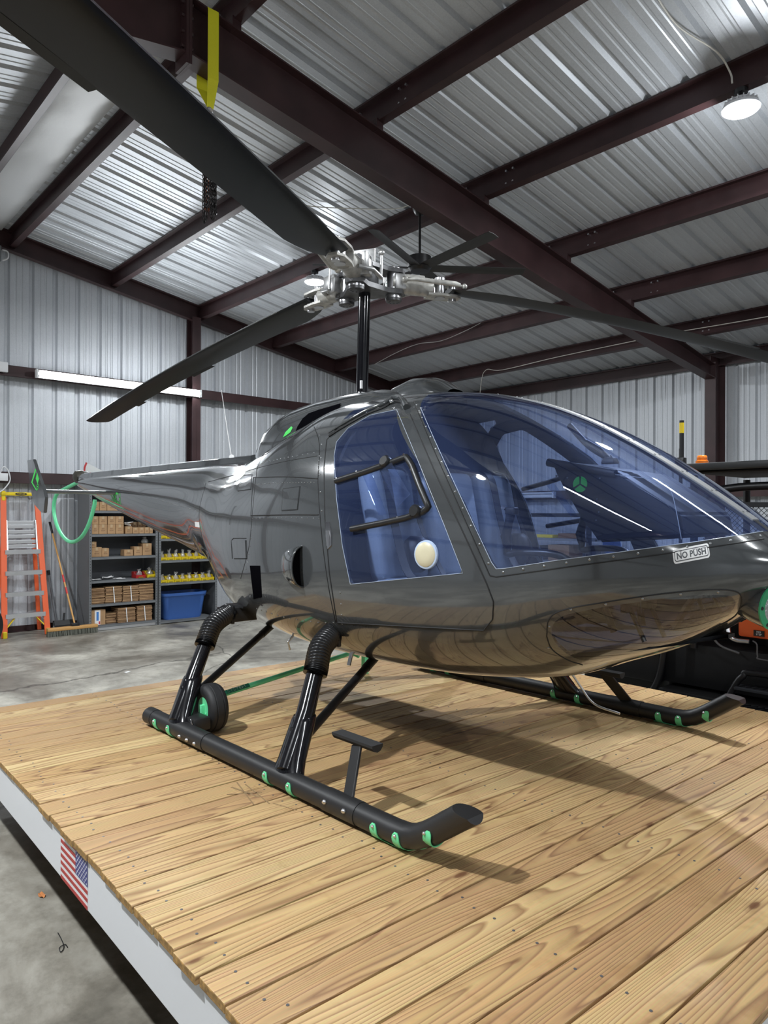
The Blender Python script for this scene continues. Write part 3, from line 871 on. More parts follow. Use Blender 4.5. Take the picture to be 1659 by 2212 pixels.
def smooth_normal(p):
    loc, nrm, idx, dist = BVH.find_nearest(p)
    f = HULL_BM.faces[idx]
    vs_ = f.verts
    wsum = 0; nn = Vector()
    for v in vs_:
        w_ = 1.0 / ((v.co - loc).length_squared + 1e-6)
        nn += v.normal * w_; wsum += w_
    return nn.normalized(), dist, nrm

def mirror_pt(v): return Vector((v.x, 2 * YC - v.y, v.z))

# outlines traced on the hull (side view polygon in x, z)
def xz(px, n=5, smooth=True, closed=False):
    return [(p.x, p.z) for p in surf_path(px, n, 0, smooth, closed)]
def cutter(poly, y0, y1):
    mb = MB()
    mb.prism(poly, (0, YC, 0), (1, 0, 0), (0, 0, 1), (0, 1, 0), y0, y1)
    bmesh.ops.recalc_face_normals(mb.bm, faces=mb.bm.faces)
    me = bpy.data.meshes.new('cut'); mb.bm.to_mesh(me); mb.bm.free()
    o = bpy.data.objects.new('cut', me); COL.objects.link(o)
    return o
def round_poly(pts, r=0.03, n=4):
    out = []
    m = len(pts)
    for i in range(m):
        a, b, c = Vector(pts[i - 1]), Vector(pts[i]), Vector(pts[(i + 1) % m])
        u = (a - b); v = (c - b)
        d = min(r, u.length * 0.45, v.length * 0.45)
        p0 = b + u.normalized() * d; p1 = b + v.normalized() * d
        for k in range(n + 1):
            t = k / n
            out.append(tuple((1 - t) ** 2 * p0 + 2 * t * (1 - t) * b + t * t * p1))
    return out

DOORW_PX = [(757, 1262), (740, 1180), (727, 1075), (722, 985), (727, 955), (752, 925), (800, 897), (857, 885), (905, 1000), (960, 1135), (1000, 1238)]
door_win = round_poly(xz(DOORW_PX, 1, smooth=False)[:len(DOORW_PX)], 0.025)
DOOR_PX = [(728, 1345), (712, 1240), (702, 1120), (700, 1010), (706, 950), (735, 918), (790, 889), (850, 868), (877, 874), (940, 1020), (1010, 1170), (1052, 1262), (1066, 1300), (1064, 1338), (1045, 1362)]
door_out = round_poly(xz(DOOR_PX, 1, smooth=False)[:len(DOOR_PX)], 0.03)
WS_PX = [(908, 880), (940, 953), (1000, 1083), (1062, 1215), (1072, 1229), (1090, 1228), (1200, 1211), (1350, 1191), (1500, 1171), (1600, 1156), (1648, 1148)]
ws = xz(WS_PX, 1, smooth=False)
ws_poly = ws + [(-0.80, ws[-1][1] + 0.02), (-0.70, 2.6), (ws[0][0] - 0.30, 2.6), (ws[0][0] - 0.10, ws[0][1] + 0.09)]
CH_PX = [(1190, 1370), (1195, 1345), (1220, 1328), (1300, 1312), (1420, 1294), (1520, 1284), (1580, 1286), (1592, 1302), (1580, 1325), (1540, 1350), (1470, 1385), (1400, 1405), (1320, 1420), (1262, 1428), (1230, 1416), (1205, 1395)]
chin = round_poly(xz(CH_PX, 1, smooth=False), 0.03, 3)
RW_PX = [(742, 905), (765, 886), (800, 876), (842, 868), (806, 888), (768, 903)]
rw = xz(RW_PX, 1, smooth=False)

def boolean(base_me, ops):
    o = bpy.data.objects.new('tmp', base_me.copy()); COL.objects.link(o)
    for op, c in ops:
        m = o.modifiers.new('b', 'BOOLEAN'); m.operation = op; m.object = c; m.solver = 'EXACT'
    dg = bpy.context.evaluated_depsgraph_get(); dg.update()
    me = bpy.data.meshes.new_from_object(o.evaluated_get(dg), depsgraph=dg)
    bpy.data.objects.remove(o, do_unlink=True)
    return me
def skin_only(me, keep_dist=0.004):
    """drop the faces that the cutters left inside"""
    bm = bmesh.new(); bm.from_mesh(me)
    bad = []
    for f in bm.faces:
        c = f.calc_center_median()
        loc, nrm, idx, dist = BVH.find_nearest(c)
        if dist > keep_dist or abs(nrm.dot(f.normal)) < 0.7: bad.append(f)
    bmesh.ops.delete(bm, geom=bad, context='FACES')
    bmesh.ops.triangulate(bm, faces=[f for f in bm.faces if len(f.verts) > 4])
    return bm
def shell(bm, name, mats, parent, thick=0.0, **kw):
    """outer skin with the hull's own smooth normals; an inner skin and a rim if thick"""
    bm.normal_update()
    base = list(bm.faces)
    inner = set()
    if thick:
        vmap = {}
        for v in list(bm.verts):
            nn, _, _ = smooth_normal(v.co)
            vmap[v] = bm.verts.new(v.co - nn * thick)
        rim = [e for e in bm.edges if len(e.link_faces) == 1]
        for f in base:
            g = bm.faces.new([vmap[v] for v in reversed(f.verts)]); g.material_index = 1
        for e in rim:
            f = e.link_faces[0]
            a, b_ = e.verts
            ls = [l for l in f.loops if l.edge == e][0]
            a = ls.vert; b_ = ls.link_loop_next.vert
            try:
                g = bm.faces.new([b_, a, vmap[a], vmap[b_]]); g.material_index = 0
            except ValueError: pass
    bm.normal_update()
    me = bpy.data.meshes.new(name); bm.to_mesh(me); 
    norms = []
    cache = {}
    for p in me.polygons:
        c = p.center
        loc, nrm, idx, dist = BVH.find_nearest(c)
        outer = dist < 0.0045 and p.normal.dot(nrm) > 0.6
        for vi in p.vertices:
            if outer:
                if vi not in cache: cache[vi] = smooth_normal(me.vertices[vi].co)[0]
                norms.append(cache[vi])
            else: norms.append(p.normal.copy())
        p.use_smooth = True
    me.normals_split_custom_set(norms)
    bm.free()
    return finish(name, me, mats, parent, **kw)
def mirrored(me_bm):
    b2 = me_bm.copy()
    for v in b2.verts: v.co = mirror_pt(v.co)
    bmesh.ops.reverse_faces(b2, faces=b2.faces)
    return b2

C_dw = [cutter(door_win, -1.5, -0.18), cutter(door_win, 0.18, 1.5)]
C_do = [cutter(door_out, -1.5, -0.17), cutter(door_out, 0.17, 1.5)]
C_ws = [cutter(ws_poly, -1.5, -0.024), cutter(ws_poly, 0.024, 1.5)]
C_ch = [cutter(chin, -1.5, -0.07), cutter(chin, 0.07, 1.5)]
C_rw = [cutter(rw, -1.5, -0.15), cutter(rw, 0.15, 1.5)]
fus = skin_only(boolean(hull_me, [('DIFFERENCE', c) for c in C_do + C_ws + C_ch + C_rw]))
fuselage = shell(fus, 'fuselage_shell', [BODY, BODY2], heli, 0.018)
g_ws = skin_only(boolean(hull_me, [('INTERSECT', C_ws[0])]))
g_dw = skin_only(boolean(hull_me, [('INTERSECT', C_dw[0])]))
g_ch = skin_only(boolean(hull_me, [('INTERSECT', C_ch[0])]))
g_rw = skin_only(boolean(hull_me, [('INTERSECT', C_rw[0])]))
d_pn = skin_only(boolean(hull_me, [('INTERSECT', C_do[0]), ('DIFFERENCE', C_dw[0])]))
doors = []
for k in (0, 1):
    f = (lambda b: b.copy()) if k == 0 else mirrored
    shell(f(g_ws), 'windshield_pane', GL, heli)
    shell(f(g_ch), 'chin_window', GLC, heli)
    shell(f(g_rw), 'roof_window', GL, heli)
    d = shell(f(d_pn), 'door', [BODY, BODY2], heli, 0.016); doors.append(d)
    shell(f(g_dw), 'door_window', GL, d)
for c in C_dw + C_do + C_ws + C_ch + C_rw:
    bpy.data.objects.remove(c, do_unlink=True)

# ---- cut edges of the panes, their highlight painted as a pale line
EDGE = mat('acrylic edge highlight', (0.42, 0.48, 0.58), 0.3)
def pane_edge_highlight(pxs, par, closed):
    P = surf_path(pxs + ([pxs[0]] if closed else []), 5, 0.001, False)
    for k in (0, 1):
        mb = MB(); mb.tube(P if k == 0 else [mirror_pt(p) for p in P], 0.0013, 4); mb.build('pane_edge_highlight', EDGE, par[k] if isinstance(par, list) else par, smooth=60)
pane_edge_highlight(DOORW_PX, doors, True)
pane_edge_highlight(WS_PX, heli, False)
# ---- seams, rivets
def both(paths, fn):
    fn(paths); fn([[mirror_pt(p) for p in q] for q in paths])
def seam(name, pxs, parent=None, r=0.0026, smooth=True, m=SEAMM, mir=True, closed=False, off=0.0004):
    P = surf_path(pxs, 5, off, smooth, closed)
    if closed: P.append(P[0])
    for k in ((0, 1) if mir else (0,)):
        mb = MB(); mb.tube(P if k == 0 else [mirror_pt(p) for p in P], r, 5)
        mb.build(name, m, parent or heli, smooth=60)
    return P
RIV = MB()
def rivets(P, step, r=0.0055, mir=True, skip=0.0):
    acc = skip
    for i in range(len(P) - 1):
        L_ = (P[i + 1] - P[i]).length
        while acc < L_:
            p = P[i].lerp(P[i + 1], acc / L_)
            nn, _, _ = smooth_normal(p)
            for q, n_ in ((p, nn), (mirror_pt(p), Vector((nn.x, -nn.y, nn.z)))):
                RIV.lathe([(r, -0.001), (r * 0.8, 0.0016), (r * 0.3, 0.0024)], q, n_, 6)
                if not mir: break
            acc += step
        acc -= L_
# door gap
seam('door_gap', DOOR_PX + [DOOR_PX[0]], r=0.003, smooth=False)
# windshield retainer line and its screws
WSR = [(894, 868), (925, 945), (985, 1080), (1046, 1216), (1058, 1243), (1072, 1246), (1200, 1228), (1350, 1208), (1500, 1187), (1600, 1172), (1650, 1164)]
P = seam('windshield_retainer_gap', WSR, smooth=False)
MIDW = [(900, 874), (932, 949), (992, 1082), (1054, 1215), (1066, 1237), (1080, 1237), (1200, 1219), (1350, 1199), (1500, 1179), (1600, 1164), (1648, 1156)]
rivets(surf_path(MIDW, 5, 0.0006, False), 0.085, 0.006)
seam('chin_retainer_gap', [(1181, 1375), (1186, 1338), (1216, 1318), (1300, 1302), (1420, 1284), (1525, 1274), (1588, 1277), (1602, 1298), (1588, 1330), (1540, 1358)], r=0.0026)
seam('chin_retainer_gap', [(1181, 1375), (1192, 1402), (1225, 1425), (1258, 1436)], r=0.0026)
rivets(surf_path([(1185, 1400), (1186, 1355), (1212, 1323), (1300, 1307), (1420, 1289), (1525, 1279), (1586, 1281)], 5, 0.0006), 0.13, 0.006)
# firewall seam, engine bay panels
fs = seam('firewall_seam', [(672, 905), (690, 960), (687, 1040), (692, 1120), (700, 1200), (712, 1280), (725, 1345)], r=0.0022)
rivets(surf_path([(684, 925), (694, 960), (691, 1040), (696, 1120)], 5, 0.0006), 0.10, 0.005)
rivets(surf_path([(735, 1280), (740, 1360)], 5, 0.0006), 0.06, 0.005)
seam('panel_gap', [(547, 1032), (620, 1030), (686, 1034)], r=0.0028)
seam('panel_gap', [(542, 1114), (620, 1112), (688, 1112)], r=0.0034)
seam('panel_gap', [(548, 1032), (544, 1075), (542, 1114)], r=0.0016)
rivets(surf_path([(552, 1046), (600, 1043), (680, 1042)], 5, 0.0006), 0.028, 0.0032)
rivets(surf_path([(546, 1120), (620, 1118), (690, 1120)], 5, 0.0006), 0.05, 0.0032)
seam('panel_gap', [(640, 940), (590, 958), (560, 1000), (553, 1030), (545, 1110), (538, 1180), (520, 1250)], r=0.0014)
seam('panel_gap', [(445, 1043), (430, 1110), (440, 1180)], r=0.0014)
rivets(surf_path([(545, 1125), (540, 1180), (530, 1240)], 5, 0.0006), 0.05, 0.0032)
rivets(surf_path([(555, 1315), (620, 1335), (690, 1345), (725, 1345)], 5, 0.0006), 0.07, 0.006)
rivets(surf_path([(250, 1048), (330, 1075), (430, 1105)], 5, 0.0006), 0.03, 0.0022)
for pts_ in ([(502, 1207), (500, 1168), (504, 1163), (532, 1163)], [(506, 1207), (534, 1207)], [(609, 1101), (612, 1056), (649, 1051), (643, 1101), (609, 1103)], [(514, 1061), (517, 1036), (528, 1026), (546, 1026)], [(514, 1061), (542, 1057)]):
    seam('hatch_gap', pts_, r=0.0024, smooth=False)
seam('panel_gap', [(450, 1041), (520, 1022), (560, 1010), (620, 996), (685, 985)], r=0.0016)
rivets(surf_path([(690, 985), (688, 1010), (690, 1030)], 5, 0.0006), 0.03, 0.005)
rivets(surf_path([(556, 1003), (610, 990), (680, 978)], 5, 0.0006), 0.05, 0.004)
RIV.build('rivets', RIVM, heli, kind='stuff', smooth=60)
# shallow raised plates and openings on the near flank (mirrored on the far one)
def patch_rings(pxs, n=6):
    """a polygon drawn on the photograph, as rings from its centre outwards (so that a plate can follow the hull)"""
    cx = sum(p[0] for p in pxs) / len(pxs); cy = sum(p[1] for p in pxs) / len(pxs)
    edge = []
    for i in range(len(pxs)):
        a, b = pxs[i], pxs[(i + 1) % len(pxs)]
        m = max(1, int(((a[0] - b[0]) ** 2 + (a[1] - b[1]) ** 2) ** 0.5 / 6))
        for k in range(m): edge.append((a[0] + (b[0] - a[0]) * k / m, a[1] + (b[1] - a[1]) * k / m))
    return [[(cx + (e[0] - cx) * t, cy + (e[1] - cy) * t) for e in edge] for t in [(k + 0.02) / (n + 0.02) for k in range(n + 1)]]
def plate(name, pxs, m, off0, off1, mir=True, par=None, label=None, sm=30):
    res = None
    R = [[surf(a, b) for a, b in r] for r in patch_rings(pxs)]
    for k in ((0, 1) if mir else (0,)):
        g = (lambda v: v) if k == 0 else mirror_pt
        rings = [[g(p + n_ * off1) for p, n_ in r] for r in R] + [[g(p + n_ * off0) for p, n_ in R[-1]]]
        mb = MB(); mb.ring_loft(rings, cap0=True, cap1=False)
        o = mb.build(name, m, par or heli, smooth=sm, label=label)
        res = res or o
    return res
plate('access_hatch', [(610, 1057), (647, 1052), (642, 1100), (607, 1101)], BODY, -0.002, 0.0022)
DARKIN = mat('dark opening', (0.003, 0.003, 0.004), 0.95, spec=0.0)
plate('louvre_opening', [(540, 1222), (562, 1222), (566, 1290), (548, 1294)], DARKIN, -0.004, 0.0016)
plate('vent_flap', [(502, 1167), (531, 1167), (533, 1206), (506, 1206)], BODY, -0.002, 0.006)
plate('fuel_window', [(517, 1037), (527, 1028), (544, 1028), (541, 1056), (514, 1060)], mat('sight glass', (0.10, 0.105, 0.11), 0.15, coat=1.0), -0.002, 0.0025)
plate('placard', [(421, 1127), (430, 1128), (431, 1139), (422, 1138)], PAPER, 0, 0.0015, mir=False)
# air scoop bulging from the flank, its mouth facing forward
def scoop(sgn):
    c, n_ = surf(632, 1222)
    fw_ = Vector((1, 0, 0)); fw_ = (fw_ - n_ * fw_.dot(n_)).normalized(); up_ = n_.cross(fw_)
    if up_.z < 0: up_ = -up_
    rings = []
    for t in range(9):
        u = t / 8
        x = -0.14 + 0.23 * u
        hgt = 0.105 * (0.30 + 0.70 * sin(u * pi / 2) ** 0.6); prj = 0.082 * sin(u * pi / 2) ** 0.8
        ring = []
        for k in range(15):
            a = pi * k / 14
            ring.append(c + fw_ * x + up_ * (hgt * cos(a)) + n_ * (prj * sin(a) ** 0.75 - 0.02))
        rings.append(ring)
    if sgn > 0: rings = [[mirror_pt(p) for p in r] for r in rings]
    mb = MB(); mb.ring_loft(rings, closed=False)
    o = mb.build('air_scoop', BODY, heli, smooth=60)
    mb = MB(); r = rings[-1]; mb.face([mb._v(p - fw_ * 0.02) for p in r]); mb.build('scoop_mouth', DARKIN, o)
    mb = MB(); mb.tube(r, 0.005, 6); mb.build('scoop_lip', BODY, o, smooth=60)
scoop(-1); scoop(1)

# ---- raised pylon fairing around the mast, its side openings and the forward scoop
def fair(sta, n=28, name='pylon_fairing', m=BODY, parent=None, low=0.10):
    rings = []
    for (x, zt, zb, hw) in sta:
        ring = []
        for k in range(n):
            a = pi * k / (n - 1)
            ring.append(Vector((x, YC - hw * math.copysign(abs(cos(a)) ** 0.75, cos(a)), zb + (zt - zb) * abs(sin(a)) ** 0.75)))
        rings.append(ring)
    mb = MB(); mb.ring_loft(rings, closed=False)
    return mb.build(name, m, parent or heli, smooth=60)
pyl = fair([(-4.42, 1.97, 1.95, 0.05), (-4.36, 2.06, 1.95, 0.14), (-4.27, 2.15, 1.95, 0.21), (-4.15, 2.23, 1.95, 0.255), (-4.0, 2.285, 1.97, 0.285), (-3.85, 2.315, 2.0, 0.29), (-3.6, 2.335, 2.05, 0.29), (-3.3, 2.340, 2.1, 0.27), (-3.1, 2.335, 2.14, 0.25), (-2.95, 2.31, 2.17, 0.22), (-2.84, 2.265, 2.2, 0.16)])
_bm = bmesh.new(); _bm.from_mesh(pyl.data); bmesh.ops.transform(_bm, matrix=ROOTM[pyl.name], verts=_bm.verts); PB = BVHTree.FromBMesh(_bm); _bm.free()
def on_pylon(x, y):
    l, n_, i_, d_ = PB.ray_cast(EYE, ray(x, y).normalized())
    return l, n_
OPX = [(638, 938), (644, 922), (655, 905), (668, 894), (690, 886), (715, 879), (738, 872), (733, 884), (722, 900), (700, 912), (670, 926)]
R = [[on_pylon(a, b) for a, b in r] for r in patch_rings(OPX)]
R = [[q for q in r if q[0] is not None] for r in R]
nmin = min(len(r) for r in R)
if nmin > 8 and all(len(r) == len(R[0]) for r in R):
    for k in (0, 1):
        g = (lambda v: v) if k == 0 else mirror_pt
        mb = MB(); mb.ring_loft([[g(p + (n_ if n_.y < 0 else -n_) * 0.006) for p, n_ in r] for r in R], cap0=True, cap1=False); mb.build('intake_opening', DARKIN, heli, smooth=40)
else:
    print('intake outline missed the fairing', [len(r) for r in R])
GPX = [(612, 945), (617, 934), (626, 925), (630, 921), (633, 924), (628, 934), (620, 940)]
R = [[on_pylon(a, b) for a, b in r] for r in patch_rings(GPX)]
if all(q[0] is not None for r in R for q in r):
    mb = MB(); mb.ring_loft([[p + (n_ if n_.y < 0 else -n_) * 0.003 for p, n_ in r] for r in R], cap0=True, cap1=False); mb.build('green_flash', LIME, heli, smooth=40)
fair([(-3.02, 2.345, 2.2, 0.13), (-2.88, 2.375, 2.2, 0.14), (-2.74, 2.36, 2.2, 0.135), (-2.66, 2.325, 2.2, 0.12), (-2.60, 2.28, 2.2, 0.09)], name='roof_scoop')
# tail drive shaft cover along the top of the boom
rings = []
for x in (-8.05, -7.95, -6.5, -5.2, -4.75, -4.55):
    z0 = FN[0](x); w_ = 0.075 if x > -7.9 else 0.05; hh = 0.05 if x > -8 else 0.02
    rings.append([Vector((x, YC - w_, z0 - 0.03)), Vector((x, YC - w_ * 0.9, z0 + hh * 0.8)), Vector((x, YC - w_ * 0.5, z0 + hh)), Vector((x, YC + w_ * 0.5, z0 + hh)), Vector((x, YC + w_ * 0.9, z0 + hh * 0.8)), Vector((x, YC + w_, z0 - 0.03))])
mb = MB(); mb.ring_loft(rings); mb.build('drive_shaft_cover', BODY, heli, smooth=35)
mb = MB(); mb.tube([(-4.9, YC - 0.02, 2.03), (-4.98, YC - 0.02, 2.30), (-5.06, YC - 0.02, 2.58)], [0.004, 0.0028, 0.0018], 6); wa = mb.build('whip_antenna', PAPER, heli, smooth=60)
mb = MB(); mb.box((-4.9, YC - 0.02, 2.035), (0.07, 0.03, 0.04), bev=0.008, taper=0.6); mb.build('antenna_base', PAPER, wa, smooth=40)
# ---- cabin: floor, bulkhead, bench, console, controls
LEATH = mat('blue grey leather', (0.30, 0.34, 0.39), 0.45, bump=(120, 0.08))
LEATHD = mat('charcoal leather', (0.035, 0.038, 0.045), 0.5)
CABD = mat('cabin black', (0.012, 0.013, 0.016), 0.55)
def inset_section(x, k, zc=1.45):
    return [Vector((p.x, YC + (p.y - YC) * k, zc + (p.z - zc) * k)) for p in section(x, 48)]
mb = MB(); mb.ring_loft([inset_section(-2.80, 0.955), inset_section(-2.775, 0.955)]); mb.build('cabin_bulkhead', CABD, heli)
pts = []
for x in (-2.78, -2.5, -2.2, -1.9, -1.6, -1.35, -1.15):
    zt, zb, hw, zm, nu, nl = [f(x) for f in FN]
    z = 1.02 + max(0, (x + 1.7)) * 0.20
    t = min(1, max(0, (zm - z) / (zm - zb)))
    pts.append((x, z, hw * (1 - t ** nl) ** (1 / nl) - 0.03))
mb = MB(); mb.ring_loft([[Vector((x, YC - h, z)), Vector((x, YC + h, z)), Vector((x, YC + h, z - 0.015)), Vector((x, YC - h, z - 0.015))] for x, z, h in pts]); mb.build('cabin_floor', CABD, heli)
bench = MB(); bench.box2((-2.68, YC - 0.60, 1.03), (-2.12, YC + 0.60, 1.13), bev=0.02); bench = bench.build('bench_seat', LEATHD, heli)
def cushion(name, c, size, M=None, m=LEATH, par=None, bev=0.045):
    mb = MB(); mb.box(c, size, M, bev=bev)
    bmesh.ops.subdivide_edges(mb.bm, edges=mb.bm.edges, cuts=1, use_grid_fill=True, smooth=0.0)
    return mb.build(name, m, par or bench, smooth=50)
RB = Matrix.Rotation(radians(-12), 4, 'Y')
for yy, wd in ((-0.42, 0.36), (0.0, 0.44), (0.42, 0.36)):
    cushion('seat_cushion', (-2.36, YC + yy, 1.205), (0.56, wd, 0.16))
    cushion('backrest', (-2.655, YC + yy, 1.545), (0.12, wd - 0.02, 0.58), RB)
    mb = MB()
    for sy in (-1, 1):
        a = [(-2.60 + 0.0, YC + yy + sy * wd * 0.30, 1.29 + 0.05 * k) for k in range(11)]
        a = [Vector((p[0] - (p[2] - 1.29) * 0.21, p[1], p[2])) for p in a]
        mb.tube(a, 0.003, 5)
    mb.build('seat_stitching', mat('stitch', (0.5, 0.52, 0.55), 0.7), bench, kind='stuff')
for yy in (-0.42, 0.42):
    for sy in (-0.09, 0.09):
        mb = MB(); mb.tube(smooth_path([(-2.72, YC + yy + sy * 0.7, 1.86), (-2.62, YC + yy + sy, 1.80), (-2.55, YC + yy + sy, 1.55), (-2.42, YC + yy + sy * 1.3, 1.31), (-2.30, YC + yy + sy * 0.5, 1.30)], 6), 0.02, 4, sq=(0.045, 0.004)); mb.build('harness_strap', CABD, bench, smooth=40)
    mb = MB(); mb.box((-2.28, YC + yy, 1.305), (0.07, 0.06, 0.018), bev=0.006); mb.build('harness_buckle', CHR, bench, smooth=40)
    mb = MB(); mb.sphere((-2.52, YC + yy + 0.03, 1.40), 0.085, 12, 8, (1.0, 0.9, 1.15)); mb.build('headset_bag', CABD, bench, smooth=60)
# console: drawn on its near face
yc0, yc1 = YC - 0.24, YC + 0.24
cpx = [(1184, 994), (1330, 1008), (1440, 1022), (1468, 1050), (1480, 1160), (1292, 1172), (1262, 1128), (1224, 1052), (1204, 1026)]
cp = [onY(a, b, yc0) for a, b in cpx]
def clampin(p):  # keep the console inside the bubble
    zt = FN[0](p.x) - 0.05
    return (p.x, min(p.z, zt - 0.06))
mb = MB(); mb.prism([clampin(p) for p in cp], (0, 0, 0), (1, 0, 0), (0, 0, 1), (0, 1, 0), yc0, yc1)
bmesh.ops.bevel(mb.bm, geom=list(mb.bm.edges), offset=0.012, segments=2, affect='EDGES')
console = mb.build('instrument_console', mat('console leather', (0.018, 0.020, 0.027), 0.42, bump=(160, 0.05)), heli, smooth=30)
a, b_ = Vector(clampin(cp[0])), Vector(clampin(cp[1]))
mb = MB(); mb.tube([(a.x, yc0 + 0.0, a.y - 0.01), (b_.x, yc0 + 0.0, b_.y - 0.012)], 0.018, 10); mb.build('console_roll', CABD, console, smooth=50)
lg = onY(1253, 1046, yc0 - 0.002); R_ = 0.034
for k in range(3):
    poly = [(0.004 * cos(radians(90 + 120 * k + 60)), 0.004 * sin(radians(90 + 120 * k + 60)))]
    for j in range(11):
        an = radians(90 + 120 * k + 8 + 104 * j / 10); poly.append((R_ * cos(an), R_ * sin(an)))
    mb = MB(); mb.prism(poly, lg, (1, 0, 0), (0, 0, 1), (0, 1, 0), -0.001, 0.002); mb.build('round_emblem', LIME, console)
mb = MB()
for (x, y) in ((1296, 1033), (1290, 1078), (1294, 1106), (1288, 1124), (1287, 1168), (1202, 1028), (1226, 1032)):
    q = onY(x, y, yc0 - 0.001); mb.lathe([(0.005, -0.001), (0.004, 0.002)], q, (0, -1, 0), 8)
mb.build('console_screws', RIVM, console, kind='stuff')
mb = MB(); P1 = [onY(a, b, yc0 - 0.002) for a, b in smooth_path([(1302, 1022, 0), (1380, 1031, 0), (1430, 1040, 0), (1450, 1062, 0), (1462, 1110, 0), (1472, 1165, 0)], 4) and [(v.x, v.y) for v in smooth_path([(1302, 1022, 0), (1380, 1031, 0), (1430, 1040, 0), (1450, 1062, 0), (1462, 1110, 0), (1472, 1165, 0)], 4)]]
mb.tube(P1, 0.0016, 4); mb.build('console_stitching', mat('stitch', (0.5, 0.52, 0.55), 0.7), console)
mb = MB(); q = onY(1318, 995, YC); mb.box(q, (0.07, 0.06, 0.03), bev=0.008, taper=0.7); mb.tube([q, q + Vector((-0.05, 0, 0.05)), q + Vector((-0.12, 0, 0.09))], 0.014, 8)
comp = mb.build('compass_mount', CABD, console, smooth=40)
# cyclic sticks and collective
def cyclic(yy):
    q = onY(1190, 1150, YC + 0.02); q = Vector((q.x, YC + yy, 1.40))
    mb = MB(); mb.tube(smooth_path([(q.x + 0.42, YC + yy * 0.4, 1.10), (q.x + 0.36, YC + yy * 0.6, 1.30), (q.x + 0.26, YC + yy * 0.9, 1.42), (q.x + 0.08, YC + yy, 1.43), (q.x, YC + yy, 1.42), (q.x, YC + yy, 1.46)], 6), 0.016, 10)
    o = mb.build('cyclic_stick', BLACK, heli, smooth=60)
    mb = MB(); mb.tube([(q.x, YC + yy, 1.455), (q.x - 0.012, YC + yy, 1.50), (q.x + 0.004, YC + yy, 1.56), (q.x + 0.016, YC + yy, 1.60)], [0.021, 0.024, 0.019, 0.022], 10); mb.box((q.x + 0.022, YC + yy, 1.615), (0.055, 0.04, 0.035), bev=0.008); mb.build('stick_grip', CABD, o, smooth=50)
    mb = MB(); mb.cyl((q.x + 0.0, YC + yy - 0.02, 1.625), (q.x - 0.016, YC + yy - 0.024, 1.634), 0.008, 8); mb.build('stick_button', CHR, o)
cyclic(-0.32); cyclic(0.30)
for yy in (-0.20, 0.62):
    mb = MB(); mb.tube([(-2.3, YC + yy, 1.12), (-2.05, YC + yy, 1.26), (-1.86, YC + yy, 1.37)], [0.014, 0.014, 0.021], 10); mb.build('collective_lever', BLACK, heli, smooth=60)
for yy in (-0.42, -0.24, 0.24, 0.42):
    mb = MB(); mb.tube([(-1.32, YC + yy * 0.9, 1.12), (-1.38, YC + yy * 0.9, 1.24)], 0.009, 8); mb.box((-1.385, YC + yy * 0.9, 1.25), (0.025, 0.09, 0.05), bev=0.006); mb.build('pedal', BLACK, heli, smooth=40)
mb = MB(); mb.tube(smooth_path([(-1.98, YC + 0.14, 2.04), (-1.85, YC + 0.10, 1.93), (-1.72, YC + 0.06, 1.86)], 5), 0.016, 8); mb.build('sun_visor_arm', CABD, heli, smooth=50)

